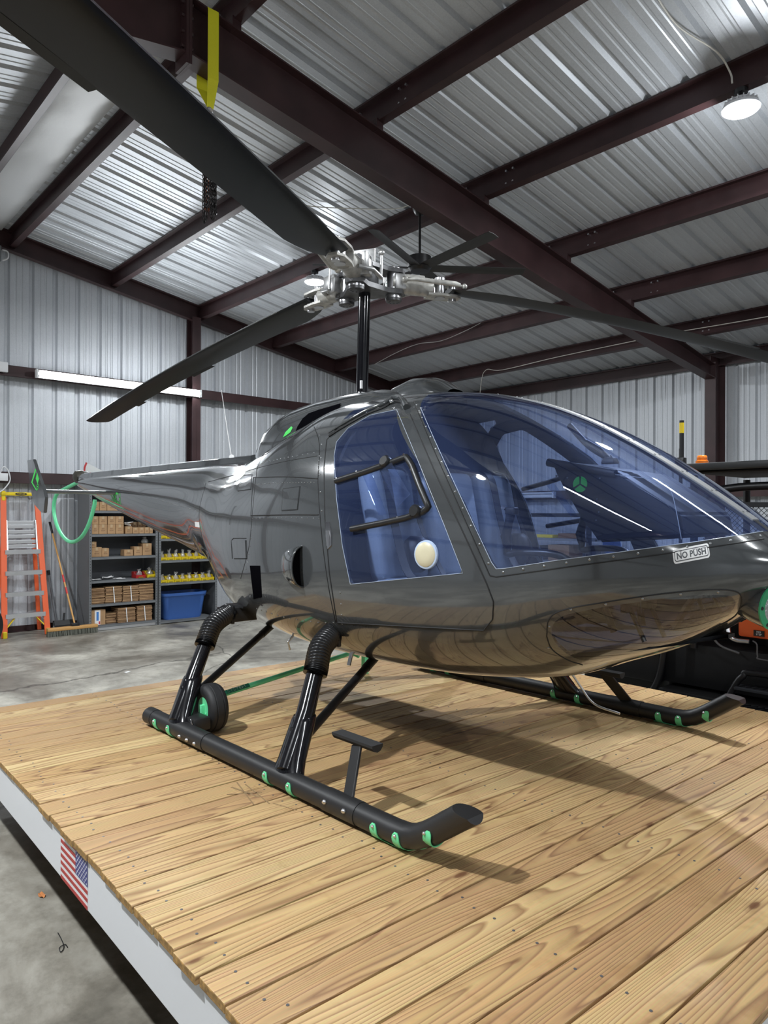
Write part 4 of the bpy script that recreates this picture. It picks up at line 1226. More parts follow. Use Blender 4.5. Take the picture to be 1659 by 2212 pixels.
# ---- door furniture (near door visible; the far one mirrored)
def dn(x, y, off): l, n_ = surf(x, y); return l + n_ * off
rail = [(728, 1040), (790, 1021), (850, 1000), (880, 989), (892, 1008), (910, 1055), (928, 1096), (917, 1106), (880, 1119), (830, 1130), (762, 1143)]
for k in (0, 1):
    f = (lambda p: p) if k == 0 else mirror_pt
    par = doors[k]
    path = []
    for i in range(len(rail) - 1):
        for j in range(4):
            t = j / 4; path.append((rail[i][0] * (1 - t) + rail[i + 1][0] * t, rail[i][1] * (1 - t) + rail[i + 1][1] * t))
    path.append(rail[-1])
    P3 = [f(dn(a, b, 0.008)) for a, b in path]
    mb = MB(); mb.tube(P3, 0.015, 8); vr = mb.build('vent_window_rail', BLACK, par, smooth=50)
    for hx, hy, h2x, h2y in ((838, 1001, 826, 1014), (903, 1106, 886, 1099)):
        mb = MB(); mb.lathe([(0.030, 0), (0.030, 0.02), (0.022, 0.03)], f(dn(hx, hy, 0.006)), f(dn(hx, hy, 0.1)) - f(dn(hx, hy, 0)), 16); mb.build('vent_hinge', BLACK, par, smooth=40)
    quad = [(834, 1022), (856, 1006), (896, 1070), (868, 1098)]
    mb = MB(); lo = [f(dn(a, b, 0.03)) for a, b in quad]; hi = [f(dn(a, b, 0.036)) for a, b in quad]; mb.ring_loft([lo, hi]); mb.build('vent_pane', GLV, par)
    quad = [(783, 1021), (803, 1016), (836, 1110), (821, 1114)]
    mb = MB(); lo = [f(dn(a, b, 0.004)) for a, b in quad]; hi = [f(dn(a, b, 0.008)) for a, b in quad]; mb.ring_loft([lo, hi]); mb.build('vent_pane', GLV, par)
    mb = MB()
    for (a, b) in ((733, 1036), (776, 1021), (877, 986), (893, 1018), (910, 1057), (924, 1097), (864, 1118), (814, 1131), (768, 1142)):
        mb.lathe([(0.006, 0.0), (0.005, 0.004)], f(dn(a, b, 0.017)), f(dn(a, b, 0.1)) - f(dn(a, b, 0)), 8)
    mb.build('rail_screws', CHR, vr, kind='stuff')
    c0 = f(dn(922, 1198, 0.002)); ax = f(dn(922, 1198, 0.1)) - f(dn(922, 1198, 0.0))
    mb = MB(); mb.lathe([(0.062, 0), (0.060, 0.008), (0.054, 0.010)], c0, ax, 28); rv = mb.build('round_vent', mat('clear acrylic rim', (0.45, 0.55, 0.72), 0.15), par, smooth=40)
    mb = MB(); mb.lathe([(0.054, 0.009), (0.050, 0.013), (0.02, 0.016), (0.005, 0.0165)], c0, ax, 28); mb.build('vent_disc', mat('cream plastic', (0.62, 0.57, 0.40), 0.3), rv, smooth=60)
    hp = [(704, 1127), (713, 1127), (717, 1150), (717, 1178), (709, 1186), (705, 1160)]
    mb = MB(); lo = [f(dn(a, b, -0.001)) for a, b in hp]; hi = [f(dn(a, b, 0.005)) for a, b in hp]; mb.ring_loft([lo, hi]); dh = mb.build('door_handle', CHR, par, smooth=40)
    mb = MB(); hp2 = [(707, 1146), (711, 1146), (714, 1162), (713, 1179), (709, 1179)]; mb.ring_loft([[f(dn(a, b, 0.005)) for a, b in hp2], [f(dn(a, b, 0.011)) for a, b in hp2]]); mb.build('latch_lever', STEEL, dh, smooth=40)
    # rain gutter over the door
    gp = [(712, 938), (740, 920), (790, 892), (830, 876), (850, 864), (868, 866), (880, 884)]
    gsm = [f(dn(v.x, v.y, 0.01)) for v in smooth_path([(a, b, 0) for a, b in gp], 5)]
    mb = MB(); mb.tube(gsm, [0.004 + 0.014 * min(1, i / (len(gsm) * 0.75)) for i in range(len(gsm))], 8); mb.build('rain_gutter', BODY, heli, smooth=50)
    mb = MB(); gs2 = [f(dn(v.x, v.y + 5, 0.004)) for v in smooth_path([(a, b, 0) for a, b in gp[:-1]], 5)]; mb.tube(gs2, 0.007, 6); mb.build('door_seal', SEAMM, heli, smooth=50)
    mb = MB(); mb.lathe([(0.012, 0), (0.010, 0.012), (0.004, 0.016)], f(dn(848, 873, 0.012)), f(dn(848, 873, 0.1)) - f(dn(848, 873, 0)), 12); mb.build('hinge_bolt', CHR, heli, smooth=50)

# ---- centre post strip with its screws, lettering
cp_ = [Vector((x, YC, FN[0](x))) for x in [-2.5 + 0.04 * i for i in range(37)]]
mb = MB(); mb.ring_loft([[p + Vector((0, -0.034, -0.004)), p + Vector((0, -0.032, 0.004)), p + Vector((0, 0.032, 0.004)), p + Vector((0, 0.034, -0.004))] for p in cp_]); post = mb.build('windshield_post', mat('satin charcoal', (0.16, 0.165, 0.17), 0.5), heli, smooth=30)
mb = MB()
for i in range(2, 36, 3):
    for s in (-0.021, 0.021): mb.lathe([(0.006, 0), (0.004, 0.0025)], cp_[i] + Vector((0, s, 0.0035)), (0.5, 0, 0.85), 6)
mb.build('post_screws', RIVM, post, kind='stuff')
def decal(px4, off):
    return [dn(a, b, off) for a, b in px4]
# NO PUSH plate
q = [(1452, 1188), (1530, 1173), (1534, 1204), (1456, 1219)]
def bil(q_, u, v, off):
    a = q_[3][0] * (1 - u) * (1 - v) + q_[2][0] * u * (1 - v) + q_[1][0] * u * v + q_[0][0] * (1 - u) * v
    b = q_[3][1] * (1 - u) * (1 - v) + q_[2][1] * u * (1 - v) + q_[1][1] * u * v + q_[0][1] * (1 - u) * v
    return dn(a, b, off)
def rrect(u0, v0, u1, v1, ru, rv):
    out = []
    for (cu, cv, a0) in ((u1 - ru, v1 - rv, 0), (u0 + ru, v1 - rv, 90), (u0 + ru, v0 + rv, 180), (u1 - ru, v0 + rv, 270)):
        for k in range(5):
            a = radians(a0 + 22.5 * k); out.append((cu + ru * cos(a), cv + rv * sin(a)))
    return out
def dec_poly(uv, off, m, name, par):
    def px(u, v):
        return (q[3][0] * (1 - u) * (1 - v) + q[2][0] * u * (1 - v) + q[1][0] * u * v + q[0][0] * (1 - u) * v,
                q[3][1] * (1 - u) * (1 - v) + q[2][1] * u * (1 - v) + q[1][1] * u * v + q[0][1] * (1 - u) * v)
    return plate(name, [px(u, v) for u, v in uv], m, -0.001, off, mir=False, par=par)
DARKD = mat('decal grey', (0.05, 0.055, 0.065), 0.4)
np_ = dec_poly(rrect(0, 0, 1, 1, 0.06, 0.22), 0.0010, PAPER, 'warning_plate', heli)
dec_poly(rrect(0.035, 0.13, 0.965, 0.87, 0.05, 0.18), 0.0018, DARKD, 'plate_border', np_)
dec_poly(rrect(0.05, 0.19, 0.95, 0.81, 0.04, 0.14), 0.0024, PAPER, 'plate_field', np_)
def letters(body, quad, size_v, m, name, par, off=0.003, width_u=0.8, v0=0.5):
    """flat lettering laid over a quad drawn on the hull"""
    cu = bpy.data.curves.new('t', 'FONT'); cu.body = body; cu.size = 1.0; cu.align_x = 'CENTER'; cu.align_y = 'CENTER'; cu.resolution_u = 3; cu.offset = 0.026
    to = bpy.data.objects.new('t', cu); COL.objects.link(to)
    dg = bpy.context.evaluated_depsgraph_get(); dg.update()
    me = to.evaluated_get(dg).to_mesh()
    X = [v.co.x for v in me.vertices]; Y = [v.co.y for v in me.vertices]
    xm, xM, ym, yM = min(X), max(X), min(Y), max(Y)
    mb = MB(); vv = []
    for v in me.vertices:
        u = 0.5 + width_u * ((v.co.x - xm) / (xM - xm) - 0.5); w_ = v0 + size_v * ((v.co.y - ym) / (yM - ym) - 0.5)
        a = quad[3][0] * (1 - u) * (1 - w_) + quad[2][0] * u * (1 - w_) + quad[1][0] * u * w_ + quad[0][0] * (1 - u) * w_
        b = quad[3][1] * (1 - u) * (1 - w_) + quad[2][1] * u * (1 - w_) + quad[1][1] * u * w_ + quad[0][1] * (1 - u) * w_
        vv.append(mb._v(dn(a, b, off)))
    for p in me.polygons: mb.face([vv[i] for i in p.vertices])
    to.evaluated_get(dg).to_mesh_clear(); bpy.data.objects.remove(to, do_unlink=True)
    return mb.build(name, m, par)
letters('NO PUSH', q, 0.46, DARKD, 'plate_lettering', np_, 0.0028, 0.80)
letters('N88ZH', [(238, 1059), (260, 1066), (262, 1091), (240, 1082)], 1.0, LIME, 'registration_letters', heli, 0.002, 1.0)

# ---- landing lamps in fairings under the nose
for s in (-1, 1):
    c = Vector((-0.945, YC + s * 0.145, 1.268)); ax = Vector((1, s * 0.30, -0.10)).normalized()
    back = c - ax * 0.30 + Vector((0, 0, 0.03))
    M3 = aim(ax).to_3x3()
    rings = []
    for t in range(8):
        u = t / 7; ctr = back.lerp(c, u); r = 0.083 * (0.25 + 0.75 * sin(u * pi / 2))
        rings.append([ctr + M3 @ Vector((r * cos(2 * pi * k / 24), r * sin(2 * pi * k / 24), 0)) for k in range(24)])
    mb = MB(); mb.ring_loft(rings, cap0=False); lf = mb.build('landing_lamp_fairing', BODY, heli, smooth=60)
    mb = MB(); mb.lathe([(0.085, 0), (0.085, 0.006), (0.058, 0.006), (0.058, 0.0)], c, ax, 28, closed=True); mb.build('lamp_ring', mat('ring green', (0.03, 0.30, 0.13), 0.35), lf, smooth=40)
    mb = MB(); mb.lathe([(0.057, 0.002), (0.04, 0.008), (0.005, 0.011)], c, ax, 28); mb.build('lamp_glass', mat('lamp reflector', (0.5, 0.5, 0.52), 0.2, 0.8, bump=(90, 0.9)), lf, smooth=60)
    mb = MB()
    for k in range(6):
        a = 2 * pi * k / 6; mb.lathe([(0.007, 0.006), (0.006, 0.008)], c + M3 @ Vector((0.072 * cos(a), 0.072 * sin(a), 0)), ax, 8)
    mb.build('ring_screws', BLACK, lf, kind='stuff')

# ---- mast, hub, blades
HUB = Vector((-3.36, YC, 3.06)); MAST_AX = Vector((0.035, 0, 1)).normalized()
mb = MB(); mb.tube([HUB - MAST_AX * 0.85, HUB - MAST_AX * 0.06], 0.0375, 24); mast = mb.build('rotor_mast', BLACKG, heli, smooth=40)
mb = MB(); mb.box(HUB - MAST_AX * 0.66 + Vector((0.026, -0.03, 0)), (0.012, 0.012, 0.05)); mb.build('mast_placard', PAPER, mast)
mb = MB(); mb.lathe([(0.10, 0), (0.10, 0.012), (0.055, 0.03), (0.05, 0.05)], HUB - MAST_AX * 0.755, MAST_AX, 24); mb.build('mast_collar', BODY, mast, smooth=40)
SILV = mat('cast silver', (0.50, 0.50, 0.50), 0.34, 0.75, var=0.30, vscale=22)
SILD = mat('dull grey casting', (0.13, 0.13, 0.135), 0.42, 0.6, var=0.3, vscale=20)
STAIN = mat('pale casting', (0.50, 0.49, 0.46), 0.38, 0.35, var=0.25, vscale=26)
AZ = [radians(-58), radians(61.5), radians(178)]
hubm = MB()
for zz, th in ((-0.088, 0.03), (0.045, 0.026)):
    poly = []
    for a in AZ:
        for da, r in ((-0.45, 0.15), (-0.25, 0.235), (0, 0.258), (0.25, 0.235), (0.45, 0.15)): poly.append((a + da, r))
    poly.sort(key=lambda t: (t[0] % (2 * pi)))
    hubm.prism([(r * cos(a), r * sin(a)) for a, r in poly], HUB, (1, 0, 0), (0, 1, 0), (0, 0, 1), zz, zz + th)
hubm.lathe([(0.075, -0.075), (0.085, -0.05), (0.085, 0.05), (0.07, 0.085), (0.03, 0.10)], HUB, n=24)
hub = hubm.build('rotor_hub', SILD, heli, smooth=35)
BLADE = mat('blade black', (0.0045, 0.0052, 0.0058), 0.36, var=0.2, vscale=2, spec=0.32)
def rot_frame(a):
    d = Vector((cos(a), sin(a), 0)); l = Vector((-sin(a), cos(a), 0)); return d, l, Vector((0, 0, 1))
droop = [lambda r: -0.030 * r - 0.0085 * r * r, lambda r: -0.048 * r - 0.0205 * r * r, lambda r: -0.030 * r - 0.0115 * r * r]
for i, a in enumerate(AZ):
    d, l, z = rot_frame(a); dz = droop[i]
    def Pt(r, c=0.0, h=0.0): return HUB + d * r + l * c + z * (dz(r) + h + 0.0)
    mb = MB(); mb.cyl(Pt(0.185, 0, -0.085), Pt(0.185, 0, 0.09), 0.046, 18); mb.lathe([(0.052, 0), (0.052, 0.012), (0.03, 0.016)], Pt(0.185, 0, -0.100), (0, 0, 1), 18); mb.build('flap_pin', STEEL, hub, smooth=35)
    mb = MB(); mb.lathe([(0.044, -0.022), (0.05, -0.018), (0.05, 0.0), (0.034, 0.004)], Pt(0.185, 0, -0.098), (0, 0, 1), 20)
    for k in range(8): mb.cyl(Pt(0.185, 0, -0.122) + Vector((0.03 * cos(k * pi / 4), 0.03 * sin(k * pi / 4), 0)), Pt(0.185, 0, -0.114) + Vector((0.03 * cos(k * pi / 4), 0.03 * sin(k * pi / 4), 0)), 0.006, 6)
    mb.build('bearing_cap', SILD, hub, smooth=35)
    mb = MB(); mb.tube([Pt(0.17), Pt(0.24), Pt(0.27), Pt(0.40), Pt(0.43)], [0.055, 0.068, 0.060, 0.055, 0.064], 18); mb.box(Pt(0.30, 0.0, 0.045), (0.16, 0.085, 0.03), Matrix.Rotation(a, 4, 'Z'), bev=0.008); mb.build('grip_housing', STAIN, hub, smooth=40)
    mb = MB(); Mr = Matrix.Rotation(a, 4, 'Z')
    mb.box(Pt(0.215, 0.02, 0.0), (0.075, 0.17, 0.10), Mr, bev=0.012); mb.box(Pt(0.25, 0.085, 0.03), (0.11, 0.03, 0.085), Mr, bev=0.006); mb.build('lag_hinge_block', SILV, hub, smooth=35)
    for hh in (-0.048, 0.036):
        mb = MB(); poly = [(0.40, -0.055), (0.47, -0.06), (0.58, -0.05), (0.625, -0.02), (0.625, 0.03), (0.58, 0.06), (0.47, 0.065), (0.40, 0.055)]
        mb.prism(poly, HUB + z * (dz(0.5) + hh), d, l, z, 0, 0.014); mb.build('blade_fork', STAIN, hub, smooth=30)
    mb = MB(); mb.cyl(Pt(0.575, 0.005, -0.062), Pt(0.575, 0.005, 0.066), 0.026, 14); mb.cyl(Pt(0.49, 0.0, -0.055), Pt(0.49, 0, 0.075), 0.034, 16); mb.build('retention_pin', STEEL, hub, smooth=35)
    mb = MB(); mb.tube([Pt(0.23, -0.10, 0.0), Pt(0.30, -0.125, 0.005), Pt(0.52, -0.11, 0.01), Pt(0.62, -0.10, 0.012)], [0.012, 0.016, 0.013, 0.008], 10); mb.sphere(Pt(0.62, -0.10, 0.012), 0.018, 10, 6); mb.sphere(Pt(0.23, -0.10, 0), 0.022, 10, 6); mb.build('lag_damper', STAIN, hub, smooth=50)
    mb = MB(); mb.tube([Pt(0.33, 0.06, -0.02), Pt(0.27, 0.13, -0.03), Pt(0.17, 0.15, -0.05)], 0.014, 8); mb.tube([Pt(0.17, 0.15, -0.05), Pt(0.16, 0.15, 0.09)], 0.009, 8); mb.sphere(Pt(0.16, 0.15, 0.10), 0.02, 8, 6); mb.build('pitch_horn', SILV, hub, smooth=50)
    # the blade: aerofoil section lofted along the span, leading edge on +l
    CH = 0.245
    foil = []
    for k in range(24):
        t = 2 * pi * k / 24
        xc = 0.5 * (1 + cos(t)); yt = 0.6 * 0.13 * (1.4845 * sqrt(xc) - 0.63 * xc - 1.758 * xc ** 2 + 1.4215 * xc ** 3 - 0.518 * xc ** 4) * 1.6
        foil.append(((0.28 - xc) * CH, (1 if sin(t) >= 0 else -1) * yt * CH))
    rings = []
    NB = 40
    for k in range(NB + 1):
        r = 0.545 + (4.88 - 0.545) * k / NB
        tw = radians(9.0 - 7.0 * (r / 4.88))
        kk = 1.0
        if r < 0.85: kk = 0.52 + 0.48 * ((r - 0.545) / 0.305) ** 0.7
        if k == NB: kk = 0.93
        ring = []
        for (c_, h_) in foil:
            c2 = c_ if c_ > 0 else c_ * kk
            ring.append(Pt(r - (0.05 * (0.28 * CH - c_) / CH if k == NB else 0), c2 * cos(tw) - h_ * sin(tw), h_ * cos(tw) + c2 * sin(tw) + 0.0))
        rings.append(ring)
    mb = MB(); mb.ring_loft(rings); bl = mb.build('rotor_blade', BLADE, heli, smooth=50)
    for r0, r1 in ((2.35, 2.75), (3.85, 4.05)):
        mb = MB(); t_ = radians(9 - 7 * r0 / 4.88); mb.ring_loft([[Pt(r, -0.165 * cos(t_), -0.165 * sin(t_) - 0.001), Pt(r, -0.165 * cos(t_), -0.165 * sin(t_) + 0.002), Pt(r, -0.205 * cos(t_), -0.205 * sin(t_) + 0.002), Pt(r, -0.205 * cos(t_), -0.205 * sin(t_) - 0.001)] for r in (r0, r1)]); mb.build('trim_tab', BLADE, bl)
    mb = MB(); rr = [0.9 + 0.1 * k for k in range(39)]
    mb.ring_loft([[Pt(r, 0.070 * cos(radians(9 - 7 * r / 4.88)), 0.070 * sin(radians(9 - 7 * r / 4.88)) - 0.004), Pt(r, 0.066, 0.012 + 0.066 * sin(radians(9 - 7 * r / 4.88)) - 0.004), Pt(r, 0.073, 0.066 * sin(radians(9 - 7 * r / 4.88)) + 0.0)] for r in rr]); mb.build('leading_edge_strip', mat('erosion strip', (0.30, 0.31, 0.32), 0.25, 0.9), bl, smooth=40)
mb = MB(); mb.box(HUB + Vector((0.05, -0.06, 0.10)), (0.16, 0.02, 0.11), Matrix.Rotation(0.5, 4, 'Z'), bev=0.004); pl = mb.build('hub_plate', SILV, hub, smooth=30)
mb = MB(); mb.box(HUB + Vector((0.056, -0.072, 0.105)), (0.075, 0.002, 0.055), Matrix.Rotation(0.5, 4, 'Z')); mb.build('hub_placard', PAPER, pl)

# ---- landing gear, built on the near side and mirrored
SY = 1.835; SR = 0.045; SZ = ZD + SR + 0.0065
SKIDM = mat('skid black', (0.014, 0.014, 0.015), 0.45)
BOOT = mat('bellows black', (0.008, 0.008, 0.009), 0.3)
for k in (0, 1):
    f = (lambda p: Vector(p)) if k == 0 else (lambda p: mirror_pt(Vector(p)))
    path = [(-3.93, SY, SZ)] + [(-3.6 + 0.2 * i, SY, SZ) for i in range(9)]
    path += [(-1.90, SY, SZ), (-1.84, SY, SZ + 0.004), (-1.79, SY, SZ + 0.018), (-1.745, SY, SZ + 0.042), (-1.70, SY, SZ + 0.072), (-1.54, SY, SZ + 0.185)]
    mb = MB(); mb.tube([f(p) for p in path], SR, 20)
    # the toe is cut level
    top = max(v.co.z for v in mb.bm.verts)
    bmesh.ops.bisect_plane(mb.bm, geom=mb.bm.verts[:] + mb.bm.edges[:] + mb.bm.faces[:], plane_co=f((-1.54, SY, SZ + 0.172)), plane_no=(0.15, 0, 1), clear_outer=True)
    eds = [e for e in mb.bm.edges if len(e.link_faces) == 1]
    bmesh.ops.contextual_create(mb.bm, geom=eds)
    skid = mb.build('skid_tube', SKIDM, heli, smooth=40)
    mb = MB(); mb.tube([f((-3.955, SY, SZ)), f((-3.87, SY, SZ))], SR + 0.002, 20); mb.build('skid_end_cap', ALU if False else SKIDM, skid, smooth=40)
    mb = MB(); mb.tube([f((-2.31, SY, SZ)), f((-2.10, SY, SZ))], SR + 0.0025, 20); slv = mb.build('step_sleeve', SKIDM, skid, smooth=40)
    mb = MB(); mb.tube([f((-3.56, SY, SZ)), f((-3.28, SY, SZ))], SR + 0.003, 20); mb.build('wheel_sleeve', SKIDM, skid, smooth=40)
    for (x, zz) in ((-2.27, 0.012), (-2.15, 0.012), (-3.50, -0.008), (-3.42, -0.008), (-3.34, -0.008)):
        mb = MB(); mb.lathe([(0.0105, 0), (0.0095, 0.006), (0.005, 0.011)], f((x, SY - SR - 0.001, SZ + zz)), f((0, SY - 1, 0)) - f((0, SY, 0)), 8); mb.build('sleeve_bolt', STEEL, skid, smooth=40)
    # green wear-shoe straps, each riveted at its upper end
    for x, tilt in ((-3.80, 0), (-3.64, 0), (-2.70, 0), (-2.52, 0), (-1.98, 0), (-1.86, 0.004), (-1.715, 0.062)):
        mb = MB(); rings = []
        NJ = 18
        for j in range(NJ + 1):
            an = radians(-202 + 224 * j / NJ)   # a U round the underside of the tube
            w_ = 0.018 if 1 < j < NJ - 1 else (0.015 if j in (1, NJ - 1) else 0.007)
            dy, dzv = -cos(an), sin(an)
            an2 = an
            o_ = Vector((0, -cos(an2), sin(an2)))
            cc = Vector((x + (0.012 if tilt > 0.03 else 0) * (dzv + 1), SY, SZ + tilt))
            a_, b2 = SR + 0.0005, SR + 0.0045
            rings.append([f(cc + o_ * a_ + Vector((-w_, 0, 0))), f(cc + o_ * b2 + Vector((-w_, 0, 0))), f(cc + o_ * b2 + Vector((w_, 0, 0))), f(cc + o_ * a_ + Vector((w_, 0, 0)))])
        mb.ring_loft(rings); st = mb.build('shoe_strap', GREEN, skid, smooth=35)
        for sd in (-1, 1):
            o_ = Vector((0, sd * cos(radians(8)), sin(radians(8))))
            mb = MB(); mb.lathe([(0.007, 0), (0.006, 0.005), (0.003, 0.008)], f(Vector((x, SY, SZ + tilt)) + o_ * (SR + 0.004)), f(o_) - f((0, 0, 0)), 8); mb.build('strap_bolt', STEEL, st, smooth=40)
    mb = MB(); rings = []
    for x, zz in ((-2.02, -0.0005), (-1.90, -0.0005), (-1.82, 0.009), (-1.74, 0.043), (-1.69, 0.079)):
        rings.append([f((x, SY - 0.02, SZ - SR + zz)), f((x, SY + 0.02, SZ - SR + zz)), f((x, SY + 0.02, SZ - SR + zz - 0.0015)), f((x, SY - 0.02, SZ - SR + zz - 0.0015))])
    mb.ring_loft(rings); mb.build('wear_shoe', GREEN, skid, smooth=40)
    # struts
    for j, (pp, fwx) in enumerate((([(-2.60, 1.835, 0.44), (-2.67, 1.99, 0.682), (-2.734, 2.10, 0.858), (-2.785, 2.165, 0.94), (-2.815, 2.25, 0.99), (-2.85, 2.40, 1.0)], 0),
                                   ([(-3.62, 1.835, 0.44), (-3.69, 1.97, 0.69), (-3.755, 2.08, 0.85), (-3.80, 2.15, 0.935), (-3.84, 2.26, 0.985), (-3.90, 2.44, 0.99)], 1))):
        pp = [Vector(p) for p in pp]
        mb = MB(); mb.tube([f(p) for p in (pp[0] + Vector((0, 0, 0.03)), pp[1], pp[2] + (pp[2] - pp[1]) * 0.1)], [0.044, 0.043, 0.041], 24)
        strut = mb.build('landing_strut', BLACKG, heli, smooth=50)
        # lower fairing flaring onto the skid
        rings = []
        dirv = (pp[1] - pp[0]).normalized()
        for u, rx, ry in ((0.008, 0.118, 0.040), (0.022, 0.104, 0.045), (0.05, 0.088, 0.051), (0.09, 0.077, 0.053), (0.14, 0.071, 0.055), (0.20, 0.066, 0.055), (0.27, 0.060, 0.054), (0.285, 0.056, 0.050)):
            c = pp[0] + dirv * u
            rings.append([f(c + Vector((rx * cos(2 * pi * q_ / 24), ry * sin(2 * pi * q_ / 24), 0))) for q_ in range(24)])
        mb = MB(); mb.ring_loft(rings); mb.build('strut_fairing', BLACKG, strut, smooth=50)
        mb = MB(); mb.lathe([(0.011, 0), (0.009, 0.008)], f(pp[0] + dirv * 0.23 + Vector((0, -0.051, 0))), f((0, -1, 0.3)) - f((0, 0, 0)), 8); mb.build('fairing_screw', BLACK, strut, smooth=40)
        # bellows
        bp = smooth_path([pp[2] - (pp[2] - pp[1]) * 0.12, pp[2], pp[3], pp[4], pp[4] + (pp[5] - pp[4]) * 0.12], 22)
        rr = [0.052 + (0.008 if (q_ % 3 == 1) else 0.0) for q_ in range(len(bp))]
        mb = MB(); mb.tube([f(p) for p in bp], rr, 16); mb.build('bellows_boot', BOOT, strut, smooth=70)
        mb = MB(); mb.tube([f(p) for p in (pp[4], pp[5], pp[5] + Vector((0, 0.30, 0)))], 0.036, 12); mb.box(f(pp[4] + (pp[5] - pp[4]) * 0.15), (0.11, 0.02, 0.11), bev=0.006); mb.build('strut_arm', BLACK, strut, smooth=40)
        b0 = pp[0] + dirv * 0.17 + Vector((-0.01, 0.05, 0))
        b1 = Vector((-3.02, 2.76, 0.80)) if j == 0 else Vector((-4.04, 2.76, 0.87))
        mb = MB(); mb.tube([f(b0), f(b0.lerp(b1, 0.82))], 0.022, 14); br = mb.build('drag_brace', BLACK, strut, smooth=50)
        mb = MB(); mb.tube([f(b0.lerp(b1, 0.8)), f(b1)], 0.025, 14); mb.build('brace_sleeve', SKIDM, br, smooth=50)
    # step
    mb = MB(); mb.beam(f((-2.19, SY + 0.01, SZ + 0.03)), f((-2.275, 1.965, 0.640)), 0.068, 0.012, up=(0, 1, 0), bev=0.003); step = mb.build('boarding_step', SKIDM, heli)
    poly = [(-0.03, 0.012), (0.03, 0.012), (0.028, 0.0), (0.018, -0.014), (0.0, -0.02), (-0.018, -0.014), (-0.028, 0.0)]
    mb = MB(); mb.ring_loft([[f(Vector((x, 1.97 + a, 0.650 + b))) for a, b in poly] for x in (-2.415, -2.155)]); mb.build('step_tread', mat('grip tape', (0.022, 0.022, 0.023), 0.85), step)
# rear cross beam stub and small belly parts
mb = MB(); mb.box2((-3.95, YC - 0.665, 0.935), (-3.83, YC + 0.665, 1.025), bev=0.008); mb.box2((-3.99, YC - 0.60, 1.020), (-3.79, YC + 0.60, 1.032)); mb.build('gear_beam', BLACK, heli, smooth=30)
mb = MB(); mb.tube(smooth_path([(-2.12, YC + 0.30, 0.84), (-2.05, YC + 0.36, 0.70), (-1.98, YC + 0.38, 0.62), (-1.84, YC + 0.38, 0.60)], 6), 0.006, 8); mb.build('drain_tube', ALU, heli, smooth=60)
mb = MB(); mb.lathe([(0.02, 0), (0.09, 0.02), (0.10, 0.045)], (-2.95, YC + 0.05, 0.755), n=20); mb.build('belly_beacon', BLACK, heli, smooth=50)
mb = MB(); mb.tube([(-3.05, YC - 0.36, 0.83), (-3.05, YC - 0.38, 0.76)], 0.012, 8); mb.build('belly_drain', ALU, heli, smooth=50)
mb = MB(); mb.tube([(-3.45, YC - 0.45, 0.90), (-3.46, YC - 0.50, 0.85), (-3.47, YC - 0.48, 0.80)], 0.006, 8); mb.build('belly_hook', ALU, heli, smooth=50)

# ---- tail: stabiliser with end plates, gearbox, tail rotor, guard hoop
def foil_ring(x0, chord, th, y, z):
    out = []
    for k in range(16):
        t = 2 * pi * k / 16; xc = 0.5 * (1 + cos(t))
        out.append(Vector((x0 - chord * xc, y, z + math.copysign(th * 0.5 * (sin(pi * min(1, max(0, xc ** 0.6)))) ** 0.8, sin(t)) if 0 < xc < 1 else z)))
    return out
FY = 0.84
mb = MB(); mb.ring_loft([foil_ring(-6.70, 0.30, 0.040, YC - FY, 1.79), foil_ring(-6.70, 0.30, 0.040, YC + FY, 1.79)]); stab = mb.build('stabiliser', BODY, heli, smooth=50)
fpx = [(62, 994), (75, 992), (80, 1010), (90, 1038), (98, 1062), (101, 1075), (98, 1108), (92, 1107), (77, 1090), (72, 1070), (67, 1040)]
for s in (-1, 1):
    pl_ = [onY(a, b, YC - FY) for a, b in fpx]
    mb = MB(); mb.prism([(p.x, p.z) for p in pl_], (0, YC + s * FY, 0), (1, 0, 0), (0, 0, 1), (0, 1, 0), -0.014, 0.014); bmesh.ops.bevel(mb.bm, geom=list(mb.bm.edges), offset=0.004, segments=2, affect='EDGES'); fin = mb.build('end_plate_fin', BODY, heli, smooth=35)
    if s < 0:
        def fp(a, b): 
            p = onY(a, b, YC - FY - 0.016); return p
        for nm, poly in (('fin_stripe', [(76, 1012), (78, 1016), (70, 1042), (80, 1060), (77, 1058), (67.5, 1042)]), ('fin_diamond', [(80, 1021), (84, 1035), (81, 1046), (77, 1034)])):
            mb = MB(); mb.prism([(fp(*q_).x, fp(*q_).z) for q_ in poly], (0, YC - FY - 0.0145, 0), (1, 0, 0), (0, 0, 1), (0, 1, 0), -0.0012, 0.0); mb.build(nm, LIME, fin)
        mb = MB(); p = fp(81, 1052); text_mesh(mb, '8', p, (1, 0, 0.15), (0, 0, 1), 0.075, squash=1.6); mb.build('fin_number', LIME, fin)
gb = Vector((-8.17, YC + 0.02, 2.0))
mb = MB(); mb.lathe([(0.03, -0.08), (0.065, -0.06), (0.075, 0.0), (0.06, 0.07), (0.03, 0.09)], gb, (0, 1, 0), 18); mb.tube([gb + Vector((0.02, 0, 0)), gb + Vector((0.25, 0, 0.01))], 0.018, 10); mb.build('tail_gearbox', mat('gearbox bronze', (0.09, 0.085, 0.07), 0.4, 0.6), heli, smooth=40)
mb = MB(); mb.tube([gb + Vector((0.0, 0.05, 0)), gb + Vector((0.0, 0.28, 0))], 0.022, 12); mb.sphere(gb + Vector((0, 0.28, 0)), 0.05, 12, 8); trh = mb.build('tail_rotor_hub', SILD, heli, smooth=50)
